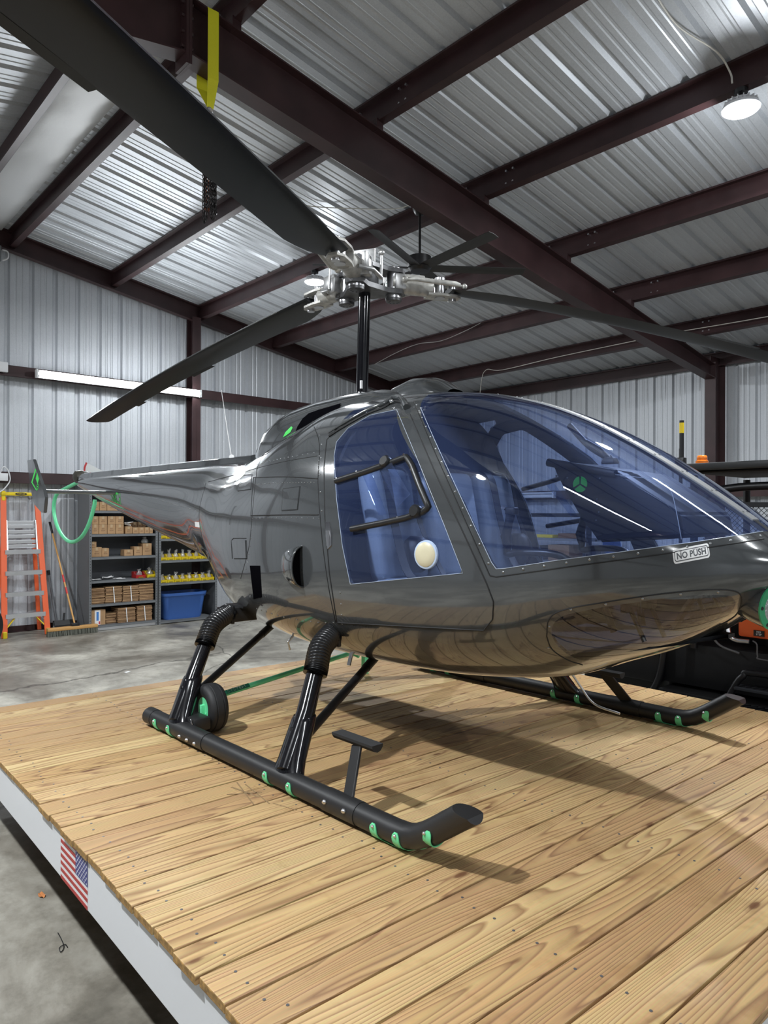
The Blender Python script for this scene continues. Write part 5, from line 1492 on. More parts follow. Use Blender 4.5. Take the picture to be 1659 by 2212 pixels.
for s in (1, -1):
    d = Vector((-0.97, 0, 0.235)).normalized() * s; wv = Vector((0.235, 0.15, 0.97)).normalized()
    o_ = gb + Vector((0, 0.28, 0))
    mb = MB(); mb.ring_loft([[o_ + d * r + wv * 0.055, o_ + d * r + Vector((0, 0.008, 0)), o_ + d * r - wv * 0.055, o_ + d * r - Vector((0, 0.008, 0))] for r in (0.10, 0.66)]); tb = mb.build('tail_rotor_blade', PAPER, trh, smooth=30)
    mb = MB(); mb.ring_loft([[o_ + d * r + wv * 0.057, o_ + d * r + Vector((0, 0.010, 0)), o_ + d * r - wv * 0.057, o_ + d * r - Vector((0, 0.010, 0))] for r in (0.61, 0.665)]); mb.build('red_band', RED, trh)
for s in (0.04, -0.05):
    mb = MB(); mb.tube([gb + Vector((-0.05, s, 0.02)), gb + Vector((0.55, s - 0.05, -0.08))], 0.004, 6); mb.build('control_cable', STEEL, heli, smooth=50)
gpx = [(168, 1042), (140, 1056), (124, 1066), (117, 1085), (117, 1110), (125, 1140), (140, 1163), (156, 1171), (176, 1160), (192, 1132), (203, 1095), (205, 1080)]
gp = smooth_path([onY(a, b, YC) for a, b in gpx], 6)
mb = MB(); mb.tube(gp, 0.021, 12); mb.build('tail_guard', GREEN, heli, smooth=60)
# ================================================================== AROUND THE HELICOPTER
# ---- ground handling wheel on the near skid (top-level: it clips on), and the spreader bar
gw = empty('ground_handling_wheel', (-3.60, 2.01, ZD), label='small black tyre on a bright green hub clipped to the skid tube', cat='wheel')
wc = Vector((-3.60, 2.025, ZD + 0.133)); wax = Vector((0.05, 1, 0)).normalized()
mb = MB(); mb.lathe([(0.062, -0.044), (0.080, -0.054), (0.105, -0.057), (0.122, -0.049), (0.130, -0.036), (0.1318, -0.026), (0.128, -0.024), (0.128, -0.020), (0.1325, -0.017), (0.1325, 0.017), (0.128, 0.020), (0.128, 0.024), (0.1318, 0.026), (0.130, 0.036), (0.122, 0.049), (0.105, 0.057), (0.080, 0.054), (0.062, 0.044)], wc, wax, 40, closed=True)
mb.build('tyre', RUBBER, gw, smooth=40)
mb = MB(); mb.lathe([(0.063, -0.044), (0.058, -0.038), (0.054, -0.008), (0.02, -0.004), (0.02, 0.004), (0.054, 0.008), (0.058, 0.038), (0.063, 0.044)], wc, wax, 32); mb.build('rim', GREEN, gw, smooth=40)
mb = MB(); mb.box(wc + Vector((0.0, -0.045, -0.025)), (0.036, 0.045, 0.10), bev=0.004); mb.box(wc + Vector((0.0, -0.03, 0.012)), (0.10, 0.03, 0.03), bev=0.004); arm = mb.build('axle_arm', GREEN, gw, smooth=35)
mb = MB(); mb.cyl(wc + Vector((0.022, -0.035, -0.022)), wc + Vector((0.045, -0.04, -0.022)), 0.012, 8); mb.build('axle_bolt', GREEN, gw, smooth=35)
mb = MB(); mb.box((-3.55, 1.91, ZD + 0.085), (0.15, 0.10, 0.07), bev=0.012); mb.build('clamp_bracket', SKIDM, gw, smooth=35)
mb = MB(); mb.torus((-3.50, 1.855, ZD + 0.10), (0.3, 1, 0.2), 0.020, 0.0025, 18, 6); mb.build('pin_ring', STEEL, gw, smooth=50)
bar = empty('spreader_bar', (-3.9, 2.9, ZD), label='bright green steel bar reaching under the belly from the ground wheel', cat='bar')
b0 = onY(410, 1523, 2.0); b1 = onY(757, 1411, 3.45)
bd = (b1 - b0)
mb = MB(); mb.tube([b0, b0 + bd * 1.12], 0.0165, 14); mb.build('bar_tube', GREEN, bar, smooth=50)
q0 = b0 + bd * 0.17; dd = bd.normalized(); upb = (Vector((0, 0, 1)) - dd * dd.z).normalized(); outb = dd.cross(upb)
if outb.dot(EYE - q0) < 0: outb = -outb
face = (outb * 0.75 + upb * 0.66).normalized(); ey = face.cross(dd).normalized()
if ey.z < 0: ey = -ey
mb = MB(); text_mesh(mb, 'SYSTEM', b0 + bd * 0.235 + face * 0.0172, dd, ey, 0.026, 0.0004, squash=1.7); mb.build('bar_lettering', PAPER, bar)
mb = MB(); mb.box(b0 + bd * 0.235 + face * 0.0166, (0.002, 0.21, 0.026), frame_of(face, dd, ey)); mb.build('bar_label', mat('label dark green', (0.01, 0.14, 0.08), 0.5), bar)
e0 = onY(720, 1393, 3.45); e1 = onY(775, 1418, 3.5)
mb = MB(); mb.tube([e0, e1], 0.013, 10); mb.build('bar_handle', GREEN, bar, smooth=50)
for s in (b0, b0 + bd * 1.12):
    mb = MB(); mb.box2((s.x - 0.02, s.y - 0.02, ZD), (s.x + 0.02, s.y + 0.02, s.z), bev=0.003); mb.build('bar_foot', GREEN, bar)

# ---- platform step ladder
LX0 = PW + 0.42    # front feet
def ladder():
    base = bw(-10.04, 2.70, 0)
    root = empty('step_ladder', base, radians(-1.376), label='orange fibreglass platform step ladder with aluminium treads and yellow top rail', cat='ladder')
    def B(p, q, z): return bw(-10.04 + p, 2.70 + q, z)
    H, w0, w1 = 1.80, 0.26, 0.205      # height, half widths at foot and head
    lean = -0.30
    for s in (-1, 1):
        a, c = B(0.02, s * w0, 0.0), B(lean, s * w1, H)
        mb = MB(); mb.beam(a, c, 0.030, 0.075, up=(0, 1, 0), bev=0.004); mb.build('front_rail', ORANGE, root)
        mb = MB(); mb.beam(B(-0.42, s * (w0 + 0.02), 0.0), B(lean - 0.06, s * (w1 - 0.02), 1.30), 0.025, 0.055, up=(0, 1, 0), bev=0.004); mb.build('rear_rail', ORANGE, root)
        mb = MB(); mb.box(a + Vector((0, 0, 0.045)), (0.10, 0.05, 0.09), bev=0.008); mb.build('rail_foot', YEL, root)
        mb = MB(); mb.beam(B(-0.02, s * (w0 - 0.03), 0.12), B(-0.045, s * (w0 - 0.15), 0.26), 0.012, 0.045, up=(1, 0, 0)); mb.build('foot_brace', YEL, root)
        mb = MB(); mb.box(c + Vector((0.0, 0, 0.02)), (0.06, 0.05, 0.14), bev=0.012); mb.build('corner_cap', YEL, root)
    for k in range(4):
        z = 0.29 + 0.272 * k; t = z / H; p = 0.02 + (lean - 0.02) * t; hw = w0 + (w1 - w0) * t - 0.012
        mb = MB(); mb.box2((0, 0, 0), (0, 0, 0)) if False else None
        c = B(p - 0.015, 0, z)
        mb.box(c, (0.085, hw * 2, 0.012), MB_, bev=0.002); mb.box(c + MB_.to_3x3() @ Vector((0.042, 0, -0.022)), (0.006, hw * 2, 0.055), MB_)
        tr = mb.build('tread', ALU, root)
        for s in (-1, 1):
            mb = MB(); mb.beam(B(p + 0.02, s * (hw - 0.005), z - 0.10), B(p + 0.02, s * (hw - 0.085), z - 0.03), 0.004, 0.02, up=(1, 0, 0)); mb.build('tread_brace', ALU, tr)
    # platform folded up behind the rails: ribbed aluminium
    for j, zz in enumerate((1.155, 1.215, 1.285, 1.345, 1.415, 1.465)):
        t = zz / H; p = 0.02 + (lean - 0.02) * t
        mb = MB(); mb.box(B(p - 0.03, 0, zz), (0.02, 0.35, 0.05), MB_, bev=0.006); mb.build('platform_rib', ALU, root)
    for s in (-1, 1):
        mb = MB(); mb.beam(B(-0.18, s * 0.185, 1.10), B(-0.245, s * 0.185, 1.50), 0.02, 0.03, up=(0, 1, 0)); mb.build('platform_side', ALU, root)
    mb = MB(); mb.beam(B(lean, -w1 - 0.03, H + 0.045), B(lean, w1 + 0.03, H + 0.045), 0.05, 0.085, up=(1, 0, 0), bev=0.012); tr = mb.build('top_rail', YEL, root, smooth=30)
    mb = MB(); 
    for k in range(24):
        pass
    e = [(0.075 * cos(2 * pi * k / 24), 0.018 * sin(2 * pi * k / 24)) for k in range(24)]
    ex = MB_.to_3x3() @ Vector((0, 1, 0)); fx = MB_.to_3x3() @ Vector((1, 0, 0))
    mb.prism(e, B(lean + 0.0435, 0.0, H + 0.045), ex, (0, 0, 1), fx, 0, 0.001); mb.build('rail_logo', BLACK, tr)
    mb = MB(); text_mesh(mb, 'WERNER', B(lean + 0.0452, 0.0, H + 0.045), ex, (0, 0, 1), 0.026, 0.0003); mb.build('logo_lettering', YEL, tr)
ladder()

# ---- push broom leaning on the wall, grey pipe, dustpan
ex = MB_.to_3x3() @ Vector((0, 1, 0)); fx = MB_.to_3x3() @ Vector((1, 0, 0))
bh = bw(-9.785, 3.20, 0.0)
broom = empty('push_broom', bh, radians(-1.376), label='push broom with wooden handle and grey bristles leaning on the gable wall', cat='broom')
mb = MB(); mb.box(bh + Vector((0, 0, 0.095)), (0.075, 0.64, 0.045), MB_, bev=0.012); mb.build('broom_head', mat('light wood', (0.55, 0.30, 0.10), 0.5), broom, smooth=35)
mb = MB()
for k in range(64):
    y = -0.31 + 0.62 * k / 63
    for xx in (-0.028, -0.01, 0.01, 0.028):
        c = bh + ex * (y + random.uniform(-0.003, 0.003)) + fx * xx
        mb.beam(c + Vector((0, 0, 0.074)), c + fx * (xx * 0.4) + ex * random.uniform(-0.006, 0.006) + Vector((0, 0, 0.001)), 0.006, 0.006)
mb.build('bristles', mat('bristle', (0.13, 0.135, 0.11), 0.8), broom, kind='stuff')
htop = bw(-10.44, 3.10, 1.47)
hb = bh + Vector((0, 0, 0.12)) + ex * 0.03
mb = MB(); mb.tube([hb, hb.lerp(htop, 0.90)], 0.0125, 12); hd = mb.build('handle', mat('varnished handle', (0.62, 0.33, 0.10), 0.4), broom, smooth=50)
mb = MB(); mb.tube([hb.lerp(htop, 0.885), htop], 0.016, 12); mb.build('handle_grip', BLACK, hd, smooth=50)
mb = MB(); mb.tube([hb.lerp(htop, 0.30), hb.lerp(htop, 0.36)], 0.0132, 12); mb.build('handle_sticker', RED, hd, smooth=50)
mb = MB(); mb.tube([hb.lerp(htop, 0.41), hb.lerp(htop, 0.48)], 0.0132, 12); mb.build('handle_sticker', RED, hd, smooth=50)
mb = MB(); mb.box(bh + ex * 0.03 + Vector((0, 0, 0.135)), (0.06, 0.10, 0.05), MB_, bev=0.01); mb.build('handle_bracket', BLACK, broom, smooth=30)
pb0, pb1 = bw(-10.40, 3.19, 0.06), bw(-10.47, 3.10, 0.76)
mb = MB(); mb.tube([pb0, pb1], 0.018, 10); pipe = mb.build('grey_pipe', mat('grey plastic', (0.22, 0.23, 0.25), 0.5), None, smooth=50, label='grey plastic pipe with a black cap leaning on the wall behind the broom', cat='pipe')
mb = MB(); mb.tube([pb1 - (pb1 - pb0).normalized() * 0.02, pb1 + (pb1 - pb0).normalized() * 0.05], 0.022, 10); mb.build('pipe_cap', BLACK, pipe, smooth=50)
mb = MB(); mb.tube([pb0 - (pb1 - pb0).normalized() * 0.055, pb0 + (pb1 - pb0).normalized() * 0.01], 0.021, 10); mb.build('pipe_foot', BLACK, pipe, smooth=50)
dp = bw(-10.2, 3.20, 0)
mb = MB(MB_ @ Matrix.Translation(Vector((-10.14, 3.24, 0))))
mb.ring_loft([[Vector((0.12, -0.17, 0.004)), Vector((0.12, 0.17, 0.004)), Vector((0.12, 0.17, 0.010)), Vector((0.12, -0.17, 0.010))], [Vector((-0.10, -0.15, 0.03)), Vector((-0.10, 0.15, 0.03)), Vector((-0.10, 0.15, 0.04)), Vector((-0.10, -0.15, 0.04))], [Vector((-0.14, -0.14, 0.13)), Vector((-0.14, 0.14, 0.13)), Vector((-0.15, 0.14, 0.13)), Vector((-0.15, -0.14, 0.13))]])
dpan = mb.build('dustpan', BLACK, None, smooth=30, label='black plastic dustpan on the floor behind the broom', cat='dustpan')
mb = MB(MB_ @ Matrix.Translation(Vector((-10.14, 3.24, 0)))); mb.tube([(-0.145, 0.0, 0.12), (-0.17, 0.02, 0.22)], 0.012, 8); mb.build('dustpan_handle', BLACK, dpan, smooth=50)

# ---- two steel shelf units
SHW, SHD = 0.965, 0.46
SP0 = -10.30 + 0.0         # back
def shelf_unit(q0, w, levels, height, label):
    M = MB_ @ Matrix.Translation(Vector((SP0, q0, 0)))
    root = empty('shelf_unit', (0, 0, 0), label=label, cat='shelving', M=M)
    for (x, y) in ((0.0, 0.0), (0.0, w), (SHD, 0.0), (SHD, w)):
        sx = 1 if x == 0 else -1; sy = 1 if y == 0 else -1
        mb = MB(M); mb.box2((x, y, 0), (x + sx * 0.04, y + sy * 0.003, height)); mb.box2((x, y, 0), (x + sx * 0.003, y + sy * 0.035, height)); post = mb.build('post', GREY, root)
        mb = MB(M)
        n = int(height / 0.038)
        for k in range(n):
            xf = x - 0.0008 if x == 0 else x + 0.0008
            mb.box((xf, y + sy * 0.018, 0.03 + k * 0.038), (0.001, 0.009, 0.009))
        if x > 0: mb.build('post_holes', SEAMM, post, kind='stuff')
        else: mb.bm.free()
    mb = MB(M); mb.box2((0.042, 0.0005, 0.0), (SHD - 0.042, 0.003, height)); mb.build('side_panel', GREY, root)
    mb = MB(M); mb.box2((0.042, w - 0.003, 0.0), (SHD - 0.042, w - 0.0005, height)); mb.build('side_panel', GREY, root)
    mb = MB(M); mb.box2((-0.004, 0, 0.02), (-0.001, w, height)); mb.build('back_panel', mat('back panel', (0.10, 0.108, 0.12), 0.5), root)
    for z in levels:
        mb = MB(M); mb.box2((0.004, 0.006, z - 0.004), (SHD - 0.004, w - 0.006, z)); mb.box2((SHD - 0.008, 0.006, z - 0.034), (SHD - 0.004, w - 0.006, z)); mb.box2((0.004, 0.006, z - 0.034), (0.008, w - 0.006, z)); mb.build('shelf', GREY, root)
    return M
SH1Q = 3.425
L1 = [0.075, 0.36, 0.68, 1.0, 1.31, 1.63, 1.95]
L2 = [0.045, 0.59, 0.915, 1.23, 1.55, 1.87]
M1 = shelf_unit(SH1Q, SHW, L1, 1.98, 'grey steel shelf unit stacked with cardboard boxes beside the push broom')
mb = MB(M1); mb.box2((SHD - 0.006, 0.004, 0.005), (SHD - 0.003, SHW - 0.004, 0.04)); 
M2 = shelf_unit(SH1Q + SHW + 0.012, 0.93, L2, 1.96, 'grey steel shelf unit with yellow parts bins and a blue tote')
kp = mb.build('shelf_kick_plate', ALU, bpy.data.objects['shelf_unit'])
def carton(M, x, y, z, sx, sy, sz, label, rz=0.0, printed=True, m=None, group='small cardboard cartons on the shelves', opened=False):
    """x from the shelf back, y along the shelf"""
    T = M @ Matrix.Translation(Vector((x, y, z))) @ Matrix.Rotation(rz, 4, 'Z')
    root = empty('carton', (0, 0, 0), label=label, cat='box', group=group, M=T)
    mb = MB(T); mb.box((0, 0, sz / 2 + 0.0006), (sx, sy, sz), bev=0.002); mb.build('carton_body', m or KRAFT, root)
    mb = MB(T); mb.box((0, 0, sz + 0.001), (sx * 0.98, 0.03, 0.0008)); mb.box((sx / 2 + 0.0005, 0, sz - 0.02), (0.0008, 0.03, 0.04)); mb.build('packing_tape', mat('tape', (0.45, 0.33, 0.20), 0.3), root)
    if printed:
        for j in range(2):
            mb = MB(T); mb.box((sx / 2 + 0.0006, 0, sz * (0.36 + 0.2 * j)), (0.0008, sy * (0.5 - 0.12 * j), sz * 0.10)); mb.build('print_mark', KRAFTD, root)
    return root
rg = random.Random(11)
XF = SHD - 0.02
ORD = ['first', 'second', 'third', 'fourth', 'fifth', 'sixth', 'seventh', 'eighth']
# shelf at 1.155 .. counted from the photograph: double row, lower row of three, etc.
lab_row = 'small kraft carton in the row on the shelf level with the ladder platform'
lab_up = 'small kraft carton stacked in the upper row of the carton shelf'
y = 0.045
for ci, sy in enumerate((0.095, 0.115, 0.115, 0.115)):
    carton(M1, XF - 0.10, y + sy / 2, L1[4], 0.17, sy - 0.006, 0.13, 'lower kraft carton of the %s column of the double stacked block' % ORD[ci], group='double stacked cartons')
    carton(M1, XF - 0.10, y + sy / 2 + rg.uniform(-0.004, 0.004), L1[4] + 0.132, 0.17, sy - 0.008, 0.11, 'upper kraft carton of the %s column of the double stacked block' % ORD[ci], group='double stacked cartons')
    y += sy
y += 0.015
carton(M1, XF - 0.10, y + 0.055, L1[4], 0.16, 0.095, 0.10, 'open kraft carton with white packing sticking out at the top', group=None)
mb = MB(M1); 
for k in range(4):
    mb.box((XF - 0.10 + rg.uniform(-0.03, 0.03), y + 0.055 + rg.uniform(-0.02, 0.02), L1[4] + 0.122 + 0.012 * k), (0.09, 0.085, 0.006), Matrix.Rotation(rg.uniform(-0.4, 0.4), 4, 'X') @ Matrix.Rotation(rg.uniform(-1, 1), 4, 'Z'))
mb.build('packing_foam', PAPER, None, label='white foam sheets heaped on the open carton', cat='packing')
y += 0.105
for ci, sy in enumerate((0.095, 0.08, 0.07, 0.055)):
    carton(M1, XF - 0.09, y + sy / 2, L1[4], 0.15, sy - 0.005, 0.085, 'low kraft carton, %s in its row counted from the open carton' % ORD[ci], group='low cartons in a row')
    carton(M1, 0.10, y + sy / 2, L1[4], 0.16, sy - 0.006, 0.16, 'brown carton at the shelf back, behind the %s low carton counted from the open one' % ORD[ci], group='cartons at the shelf back', m=KRAFTD, printed=False)
    y += sy
# top visible shelf
y = 0.05
for ci, sy in enumerate((0.10, 0.10, 0.15, 0.15, 0.13)):
    carton(M1, XF - 0.11, y + sy / 2, L1[5], 0.18, sy - 0.006, 0.12, 'kraft carton on the shelf under the tail boom, %s from the broom' % ORD[ci], group='cartons under the tail boom'); y += sy
# shelf 3
carton(M1, XF - 0.10, 0.115, L1[3], 0.16, 0.135, 0.13, 'kraft carton under a smaller one at the shelf end near the broom', group=None)
carton(M1, XF - 0.11, 0.075, L1[3] + 0.132, 0.13, 0.09, 0.075, 'small kraft carton on top of a larger one near the broom', group=None)
carton(M1, XF - 0.10, 0.235, L1[3], 0.15, 0.095, 0.115, 'lone kraft carton beside the two stacked ones', group=None)
carton(M1, XF - 0.10, 0.56, L1[3], 0.14, 0.125, 0.085, 'low kraft carton on the half empty shelf', group=None)
carton(M1, XF - 0.10, 0.695, L1[3], 0.14, 0.115, 0.125, 'middle kraft carton of three on the half empty shelf', group=None)
carton(M1, XF - 0.11, 0.825, L1[3], 0.17, 0.13, 0.165, 'tallest kraft carton on the half empty shelf with a plastic bag on top', group=None)
BAG = mat_glass('clear bag', (0.88, 0.90, 0.90), 1.6, 0.12, 0.22, (0.75, 0.76, 0.76))
def bag(M, x, y, z, r, h, name='plastic_bag', parent=None, label=None, cat=None, seed=0, group=None):
    T = M @ Matrix.Translation(Vector((x, y, z)))
    mb = MB(T); rr = random.Random(seed); rings = []
    prof = [(0.3, 0.0), (0.95, 0.06), (1.0, 0.3), (0.85, 0.52), (0.45, 0.68), (0.28, 0.74), (0.55, 0.88), (0.7, 1.0)]
    ph = [rr.uniform(0, 6) for _ in range(3)]
    for (a, t) in prof:
        rings.append([Vector((r * a * 0.8 * cos(2 * pi * k / 14) * (1 + 0.18 * sin(3 * 2 * pi * k / 14 + ph[0]) + 0.14 * rr.uniform(-1, 1)), r * a * sin(2 * pi * k / 14) * (1 + 0.18 * sin(2 * 2 * pi * k / 14 + ph[1]) + 0.14 * rr.uniform(-1, 1)), h * t * (1 + 0.12 * rr.uniform(-1, 1)))) for k in range(14)])
    mb.ring_loft(rings, cap1=False)
    return mb.build(name, BAG, parent, smooth=80, label=label, cat=cat, group=group)
bag(M1, XF - 0.11, 0.825, L1[3] + 0.168, 0.055, 0.09, label='clear plastic bag lying on the tallest carton', cat='bag', seed=3)
# papers
PLAB = ['white sheet nearest the broom on the shelf above the flattened boxes', 'white sheet with a raised fold between two flatter sheets on the shelf', 'flat white card nearest the red bin on the shelf']
for k, (yy, rz, ti, am) in enumerate(((0.155, 0.15, 0.0, 0.004), (0.30, -0.2, 0.06, 0.012), (0.455, 0.1, 0.0, 0.003))):
    T = M1 @ Matrix.Translation(Vector((XF - 0.11, yy, L1[2] + 0.002 + (0.0, 0.006, 0.0)[k]))) @ Matrix.Rotation(rz, 4, 'Z') @ Matrix.Rotation(ti, 4, 'X')
    mb = MB(T)
    rows = [[Vector((-0.075 + 0.15 * i / 6, -0.065 + 0.13 * j / 4, am * (1 + sin(i * 1.3 + k)) + am * 0.5 * (1 + cos(j * 1.7)))) for j in range(5)] for i in range(7)]
    mb.ring_loft(rows, closed=False); mb.build('paper_sheet', PAPER, None, smooth=60, label=PLAB[k], cat='paper')
# parts bins
def bin_(M, x, y, z, w, d, h, m, label, seed, withbag=True, group=None):
    T = M @ Matrix.Translation(Vector((x, y, z)))
    root = empty('parts_bin', (0, 0, 0), label=label, cat='bin', group=group, M=T)
    t = 0.003
    mb = MB(T)
    mb.box2((-d / 2, -w / 2, 0.001), (d / 2, w / 2, t + 0.001)); mb.box2((-d / 2, -w / 2, 0.001), (-d / 2 + t, w / 2, h))
    for s in (-1, 1):
        y0 = s * (w / 2 - t / 2)
        mb.prism([(-d / 2, 0.001), (d / 2, 0.001), (d / 2 + 0.012, h * 0.52), (d * 0.30, h * 0.62), (d * 0.18, h), (-d / 2, h)], (0, y0, 0), (1, 0, 0), (0, 0, 1), (0, 1, 0), -t / 2, t / 2)
    mb.prism([(d / 2 - t, 0.001), (d / 2, 0.001), (d / 2 + 0.014, h * 0.52), (d / 2 + 0.014 - t, h * 0.52)], (0, 0, 0), (1, 0, 0), (0, 0, 1), (0, 1, 0), -w / 2, w / 2)
    mb.build('bin_body', m, root)
    mb = MB(T); mb.box((d / 2 + 0.005, 0, h * 0.16), (0.008, w * 0.5, 0.012)); mb.build('label_slot', mat('slot', (0.35, 0.26, 0.01), 0.5), root)
    if withbag: bag(T, 0.02, 0.0, 0.01, w * 0.38, h * rg.uniform(1.2, 1.8), 'bagged_parts', root, seed=seed)
for zi, (z, cnt, y0) in enumerate(((L2[1], 8, 0.045), (L2[2], 8, 0.045), (L2[3], 4, 0.045))):
    lab = ('yellow parts bin on the shelf just above the blue tote, %s from the carton shelf', 'yellow parts bin on the second shelf above the blue tote, %s from the carton shelf', 'yellow parts bin on the shelf close under the tail boom, %s from the carton shelf')[zi]
    for k in range(cnt):
        bin_(M2, XF - 0.11, y0 + 0.053 + 0.107 * k, z, 0.102, 0.18, 0.085, YEL, lab % ORD[k], 100 * zi + k, True, ('yellow bins above the tote', 'yellow bins on the second shelf', 'yellow bins under the boom')[zi])
bin_(M1, XF - 0.10, 0.73, L1[2], 0.135, 0.16, 0.085, RED, 'red parts bin with a clear bag on the shelf of loose papers', 77)
bin_(M1, XF - 0.10, 0.885, L1[2], 0.13, 0.18, 0.09, YEL, 'yellow parts bin beside the red one', 78, True)
# flattened boxes
def bundle(M, x, y, z, sx, sy, h, n, label, strap=True):
    T = M @ Matrix.Translation(Vector((x, y, z)))
    root = empty('cardboard_bundle', (0, 0, 0), label=label, cat='cardboard', M=T)
    for k in range(n):
        mb = MB(T); t = h / n
        mb.box((rg.uniform(-0.008, 0.008), rg.uniform(-0.006, 0.006), t * (k + 0.5)), (sx, sy, t * 0.80)); mb.build('flattened_box', KRAFT if k % 2 else KRAFTD, root)
    if strap:
        mb = MB(T); mb.box((sx / 2 + 0.010, 0.0, h / 2), (0.002, 0.012, h * 0.95), Matrix.Rotation(0.08, 4, 'X')); mb.box((0, 0, h + 0.001), (sx, 0.012, 0.002)); mb.build('white_strap', PAPER, root)
bundle(M1, XF - 0.14, 0.125, L1[1], 0.24, 0.20, 0.215, 12, 'loose pile of flattened boxes on the shelf below the papers', False)
bundle(M1, XF - 0.14, 0.350, L1[1], 0.24, 0.225, 0.225, 14, 'strapped bundle of flattened boxes next to the loose pile')
bundle(M1, XF - 0.14, 0.590, L1[1], 0.24, 0.225, 0.22, 14, 'second strapped bundle of flattened boxes on the same shelf as the loose pile')
bundle(M1, XF - 0.14, 0.815, L1[1], 0.24, 0.205, 0.235, 12, 'unstrapped bundle of flattened boxes at the shelf post', False)
bundle(M1, XF - 0.16, 0.322, L1[0], 0.22, 0.14, 0.145, 8, 'short pile of flattened boxes behind the printed carton', False)
bundle(M1, XF - 0.14, 0.525, L1[0], 0.26, 0.245, 0.205, 14, 'wide strapped bundle of flattened boxes on the bottom shelf')
bundle(M1, XF - 0.14, 0.785, L1[0], 0.26, 0.215, 0.215, 14, 'strapped bundle of flattened boxes at the bottom shelf post')
c = carton(M1, XF - 0.12, 0.135, L1[0], 0.20, 0.205, 0.205, 'kraft carton with a white and blue printed label strip on the bottom shelf', group=None, printed=False)
T = M1 @ Matrix.Translation(Vector((XF - 0.12, 0.135, L1[0])))
mb = MB(T); mb.box((0.1012, -0.005, 0.103), (0.001, 0.075, 0.20)); ls = mb.build('label_strip', PAPER, c)
mb = MB(T); mb.box((0.1020, -0.005, 0.12), (0.001, 0.03, 0.12)); mb.build('label_print', mat('print blue', (0.05, 0.2, 0.55), 0.5), ls)
mb = MB(T); mb.box((0.1020, 0.020, 0.03), (0.001, 0.02, 0.04)); mb.build('label_print', mat('print red', (0.55, 0.06, 0.08), 0.5), ls)
# blue tote
T = M2 @ Matrix.Translation(Vector((XF - 0.20, 0.43, L2[0])))
tote = empty('storage_tote', (0, 0, 0), label='large open blue plastic tote on the bottom shelf', cat='tote', M=T)
rings = []
for (sx, sy, z) in ((0.15, 0.285, 0.001), (0.155, 0.30, 0.03), (0.185, 0.345, 0.34), (0.19, 0.35, 0.345), (0.20, 0.365, 0.345), (0.205, 0.372, 0.385), (0.195, 0.362, 0.385), (0.182, 0.345, 0.33), (0.15, 0.295, 0.02)):
    ring = []
    for k in range(32):
        a = 2 * pi * k / 32
        ring.append(Vector((sx * math.copysign(abs(cos(a)) ** 0.35, cos(a)), sy * math.copysign(abs(sin(a)) ** 0.35, sin(a)), z)))
    rings.append(ring)
mb = MB(T); mb.ring_loft(rings); mb.build('tote_body', BLUE, tote, smooth=40)
for s in (-1, 1):
    mb = MB(T); mb.box((0, s * 0.372, 0.33), (0.16, 0.02, 0.05), bev=0.008); mb.build('tote_handle', BLUE, tote, smooth=40)
# ================================================================== UNDER THE ROOF
# ---- ceiling fan
fc = bw(-5.13, 5.0, 4.70)
fan = empty('ceiling_fan', fc - Vector((0, 0, 0.55)), label='black six-blade ceiling fan on a long down rod under the roof purlin', cat='fan')
mb = MB(); mb.lathe([(0.03, -0.13), (0.05, -0.12), (0.075, -0.075), (0.078, -0.05), (0.055, -0.04), (0.055, 0.0)], fc, n=24); mb.build('canopy', BLACK, fan, smooth=40)
mb = MB(MB_); mb.box2((-5.17, 4.93, 4.70), (-5.09, 5.36, 4.715)); mb.box2((-5.17, 5.325, 4.70), (-5.09, 5.34, 4.80)); mb.build('mount_bracket', OXIDE, fan)
mb = MB(); mb.tube([fc + Vector((0, 0, -0.10)), fc + Vector((0, 0, -0.60))], 0.013, 12); mb.build('down_rod', BLACK, fan, smooth=40)
fm = fc + Vector((0, 0, -0.60))
mb = MB(); mb.lathe([(0.02, 0.06), (0.07, 0.035), (0.122, 0.02), (0.128, -0.10), (0.10, -0.135), (0.03, -0.14)], fm, n=28); mb.build('motor', BLACK, fan, smooth=40)
FB = mat('fan blade', (0.022, 0.021, 0.021), 0.45)
for k in range(6):
    a = radians(-8 + 60 * k); d = Vector((cos(a), sin(a), 0)); l = Vector((-sin(a), cos(a), -0.30)).normalized(); up = d.cross(l)
    rings = []
    for r, w_ in ((0.09, 0.055), (0.16, 0.065), (0.6, 0.066), (1.08, 0.066), (1.14, 0.062)):
        c = fm + d * r + Vector((0, 0, -0.095))
        rings.append([c + l * w_ + up * 0.004, c + up * 0.008, c - l * w_ - up * 0.006, c - l * w_ - up * 0.010, c + up * 0.002, c + l * w_ - up * 0.001])
    mb = MB(); mb.ring_loft(rings); mb.build('fan_blade', FB, fan, smooth=30)
